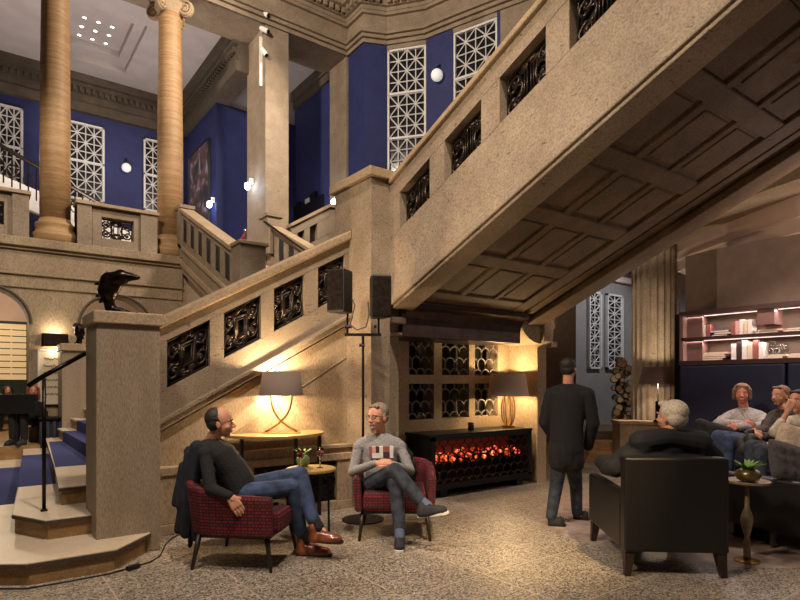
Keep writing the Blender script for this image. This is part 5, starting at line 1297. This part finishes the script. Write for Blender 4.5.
bench_person('person in beige striped top with a hand raised to the face at the right edge', 798, 401, 6.1, -RGT*.85-FWD*.45, 'stripe_top', 'hair_dark', 'short', dict(sl=.008, sleeve=.55), 'denim_dark',
    (760, 450, 5.75), (752, 446, 5.9), (6, 16, 10, 55), [(815, 428, 6.05), (786, 422, 6.1), (808, 446, 5.9), (780, 445, 5.8), (775, 432, 5.85), (787, 413, 5.8), Z*.9+RGT*.4])
# --- people at the piano
def far_person(label, px, py, D, top, hair, style, zf):
    h = at(px, py, D); n = h-Z*.2; hip = V((h.x, h.y, zf+.5)); J = dict(head=h, face=-FWD*.7+RGT*.5, neck=n, shl=n+RGT*.17-Z*.06, shr=n-RGT*.17-Z*.06, hip=hip, fwd=-FWD,
        ell=n+RGT*.24-Z*.32, wrl=n+RGT*.1-Z*.42-FWD*.22, elr=n-RGT*.24-Z*.32, wrr=n-RGT*.1-Z*.42-FWD*.22)
    for q, s_ in (('l', 1), ('r', -1)):
        J['hp'+q] = hip+RGT*.09*s_; J['kn'+q] = hip+RGT*.1*s_-FWD*.4; a = J['kn'+q].copy(); a.z = zf+.1; J['an'+q] = a; J['he'+q] = V((a.x, a.y, zf))+FWD*.04; J['to'+q] = V((a.x, a.y, zf))-FWD*.2
    person(label, None, (hip.x, hip.y, zf), J, dict(hair=hair, style=style, top=top, legs='trouser_black', shoes='shoe_grey', sole='sole_dark', vox=.013, bvox=.009, hvox=.009))
    t = thing('piano_stool', 'low black stool under the '+label.split(' seated')[0], 'stool', (hip.x, hip.y, zf)); MB().box(-.2, .2, -.2, .2, .34, .40).build('seat', 'black_leather', t, world=False)
    for a in (-1, 1):
        for b in (-1, 1): MB().tube([(a*.17, b*.17, .34), (a*.17, b*.17, 0)], .015, 6).build('leg', 'black_metal', t, world=False)
far_person('small dark-haired woman seated at the piano in the far left arch', 8, 391, 13.2, 'stripe_top', 'hair_dark', 'long', .4)
far_person('red-haired woman in black seated beside the arch behind the handrail', 33, 391, 10.45, 'trouser_black', 'hair_red', 'long', .4)
# ================================================================ LIGHT
W = (1, .86, .71)
w = bpy.data.worlds.new('hall_ambience'); sc.world = w; w.use_nodes = True
w.node_tree.nodes['Background'].inputs[0].default_value = (1, .84, .70, 1); w.node_tree.nodes['Background'].inputs[1].default_value = .035
# high ceiling spots of the stair hall, with added fill lights among them
spot((1.5, 1.0, 10.5), (1.8, 6.2, 1.2), 2600, W, 50, .25)
spot((5.5, 8.5, 9.2), (2, 12.5, 5.5), 1500, W, 110, .3)
spot((0.0, 7.5, 9.5), (8.5, 9.8, 8.5), 2600, W, 95, .3)
spot((-2.0, 3.0, 6.0), (3.9, 3.0, 3.4), 1300, (1, .82, .64), 70, .3)
spot((-1.0, 2.0, 7.5), (3.0, 2.5, 0), 900, (1, .87, .76), 70, .3)
spot((2.2, -1.5, 6.5), (3.95, 3.55, 0), 3200, (1, .74, .38), 15, .1, .9)
point((1.0, 14.0, 6.0), 60, (1, .85, .74), .4); point((3.4, 14.6, 6.2), 50, (1, .85, .74), .4)  # fill points added in the gallery, no fixtures here
spot((2.0, 14.2, 5.0), (2.2, 15.8, 10), 350, (1, .93, .9), 120, .4)  # upward fill added to brighten the gallery ceiling
point((6.9, 2.0, 2.95), 18, (1, .8, .7), .1)  # fill point added to brighten the lounge fascia
point((0.3, 15.5, 3.2), 140, (1, .8, .55), .2)
spot((-1.0, 6.0, 8.5), (1.5, 12.5, 2.6), 1500, W, 60, .3)  # fill spot added to brighten the arch wall
# lounge and passage
spot((7.0, 3.0, 3.35), (7.6, 2.6, .9), 110, (1, .78, .68), 120, .1)
spot((13.0, 6.5, 4.7), (13.3, 9.2, 2.2), 200, (.95, .96, 1), 100, .2)
spot((10.5, 8.0, 4.6), (10.5, 7.0, 0), 80, (1, .85, .7), 100, .2)
spot((7.0, -1.6, 2.4), (8.9, 3.6, 3.75), 1000, (1, .84, .78), 55, .12)  # low unseen fill spot, added to lift the balcony fascia
# ================================================================ CAMERA
cam = bpy.data.cameras.new('camera'); co = bpy.data.objects.new('camera', cam); C.objects.link(co)
co.location = (0, 0, EYE); co.rotation_euler = (PI/2, 0, -math.atan2(FWD.x, FWD.y))
cam.sensor_width = 36; cam.lens = FP/800*36; cam.shift_y = (HY-300)/800; cam.clip_start = .05
sc.camera = co
vs = sc.view_settings; vs.view_transform = 'Standard'; vs.look = 'None'; vs.gamma = 1; vs.use_curve_mapping = False; vs.exposure = 0
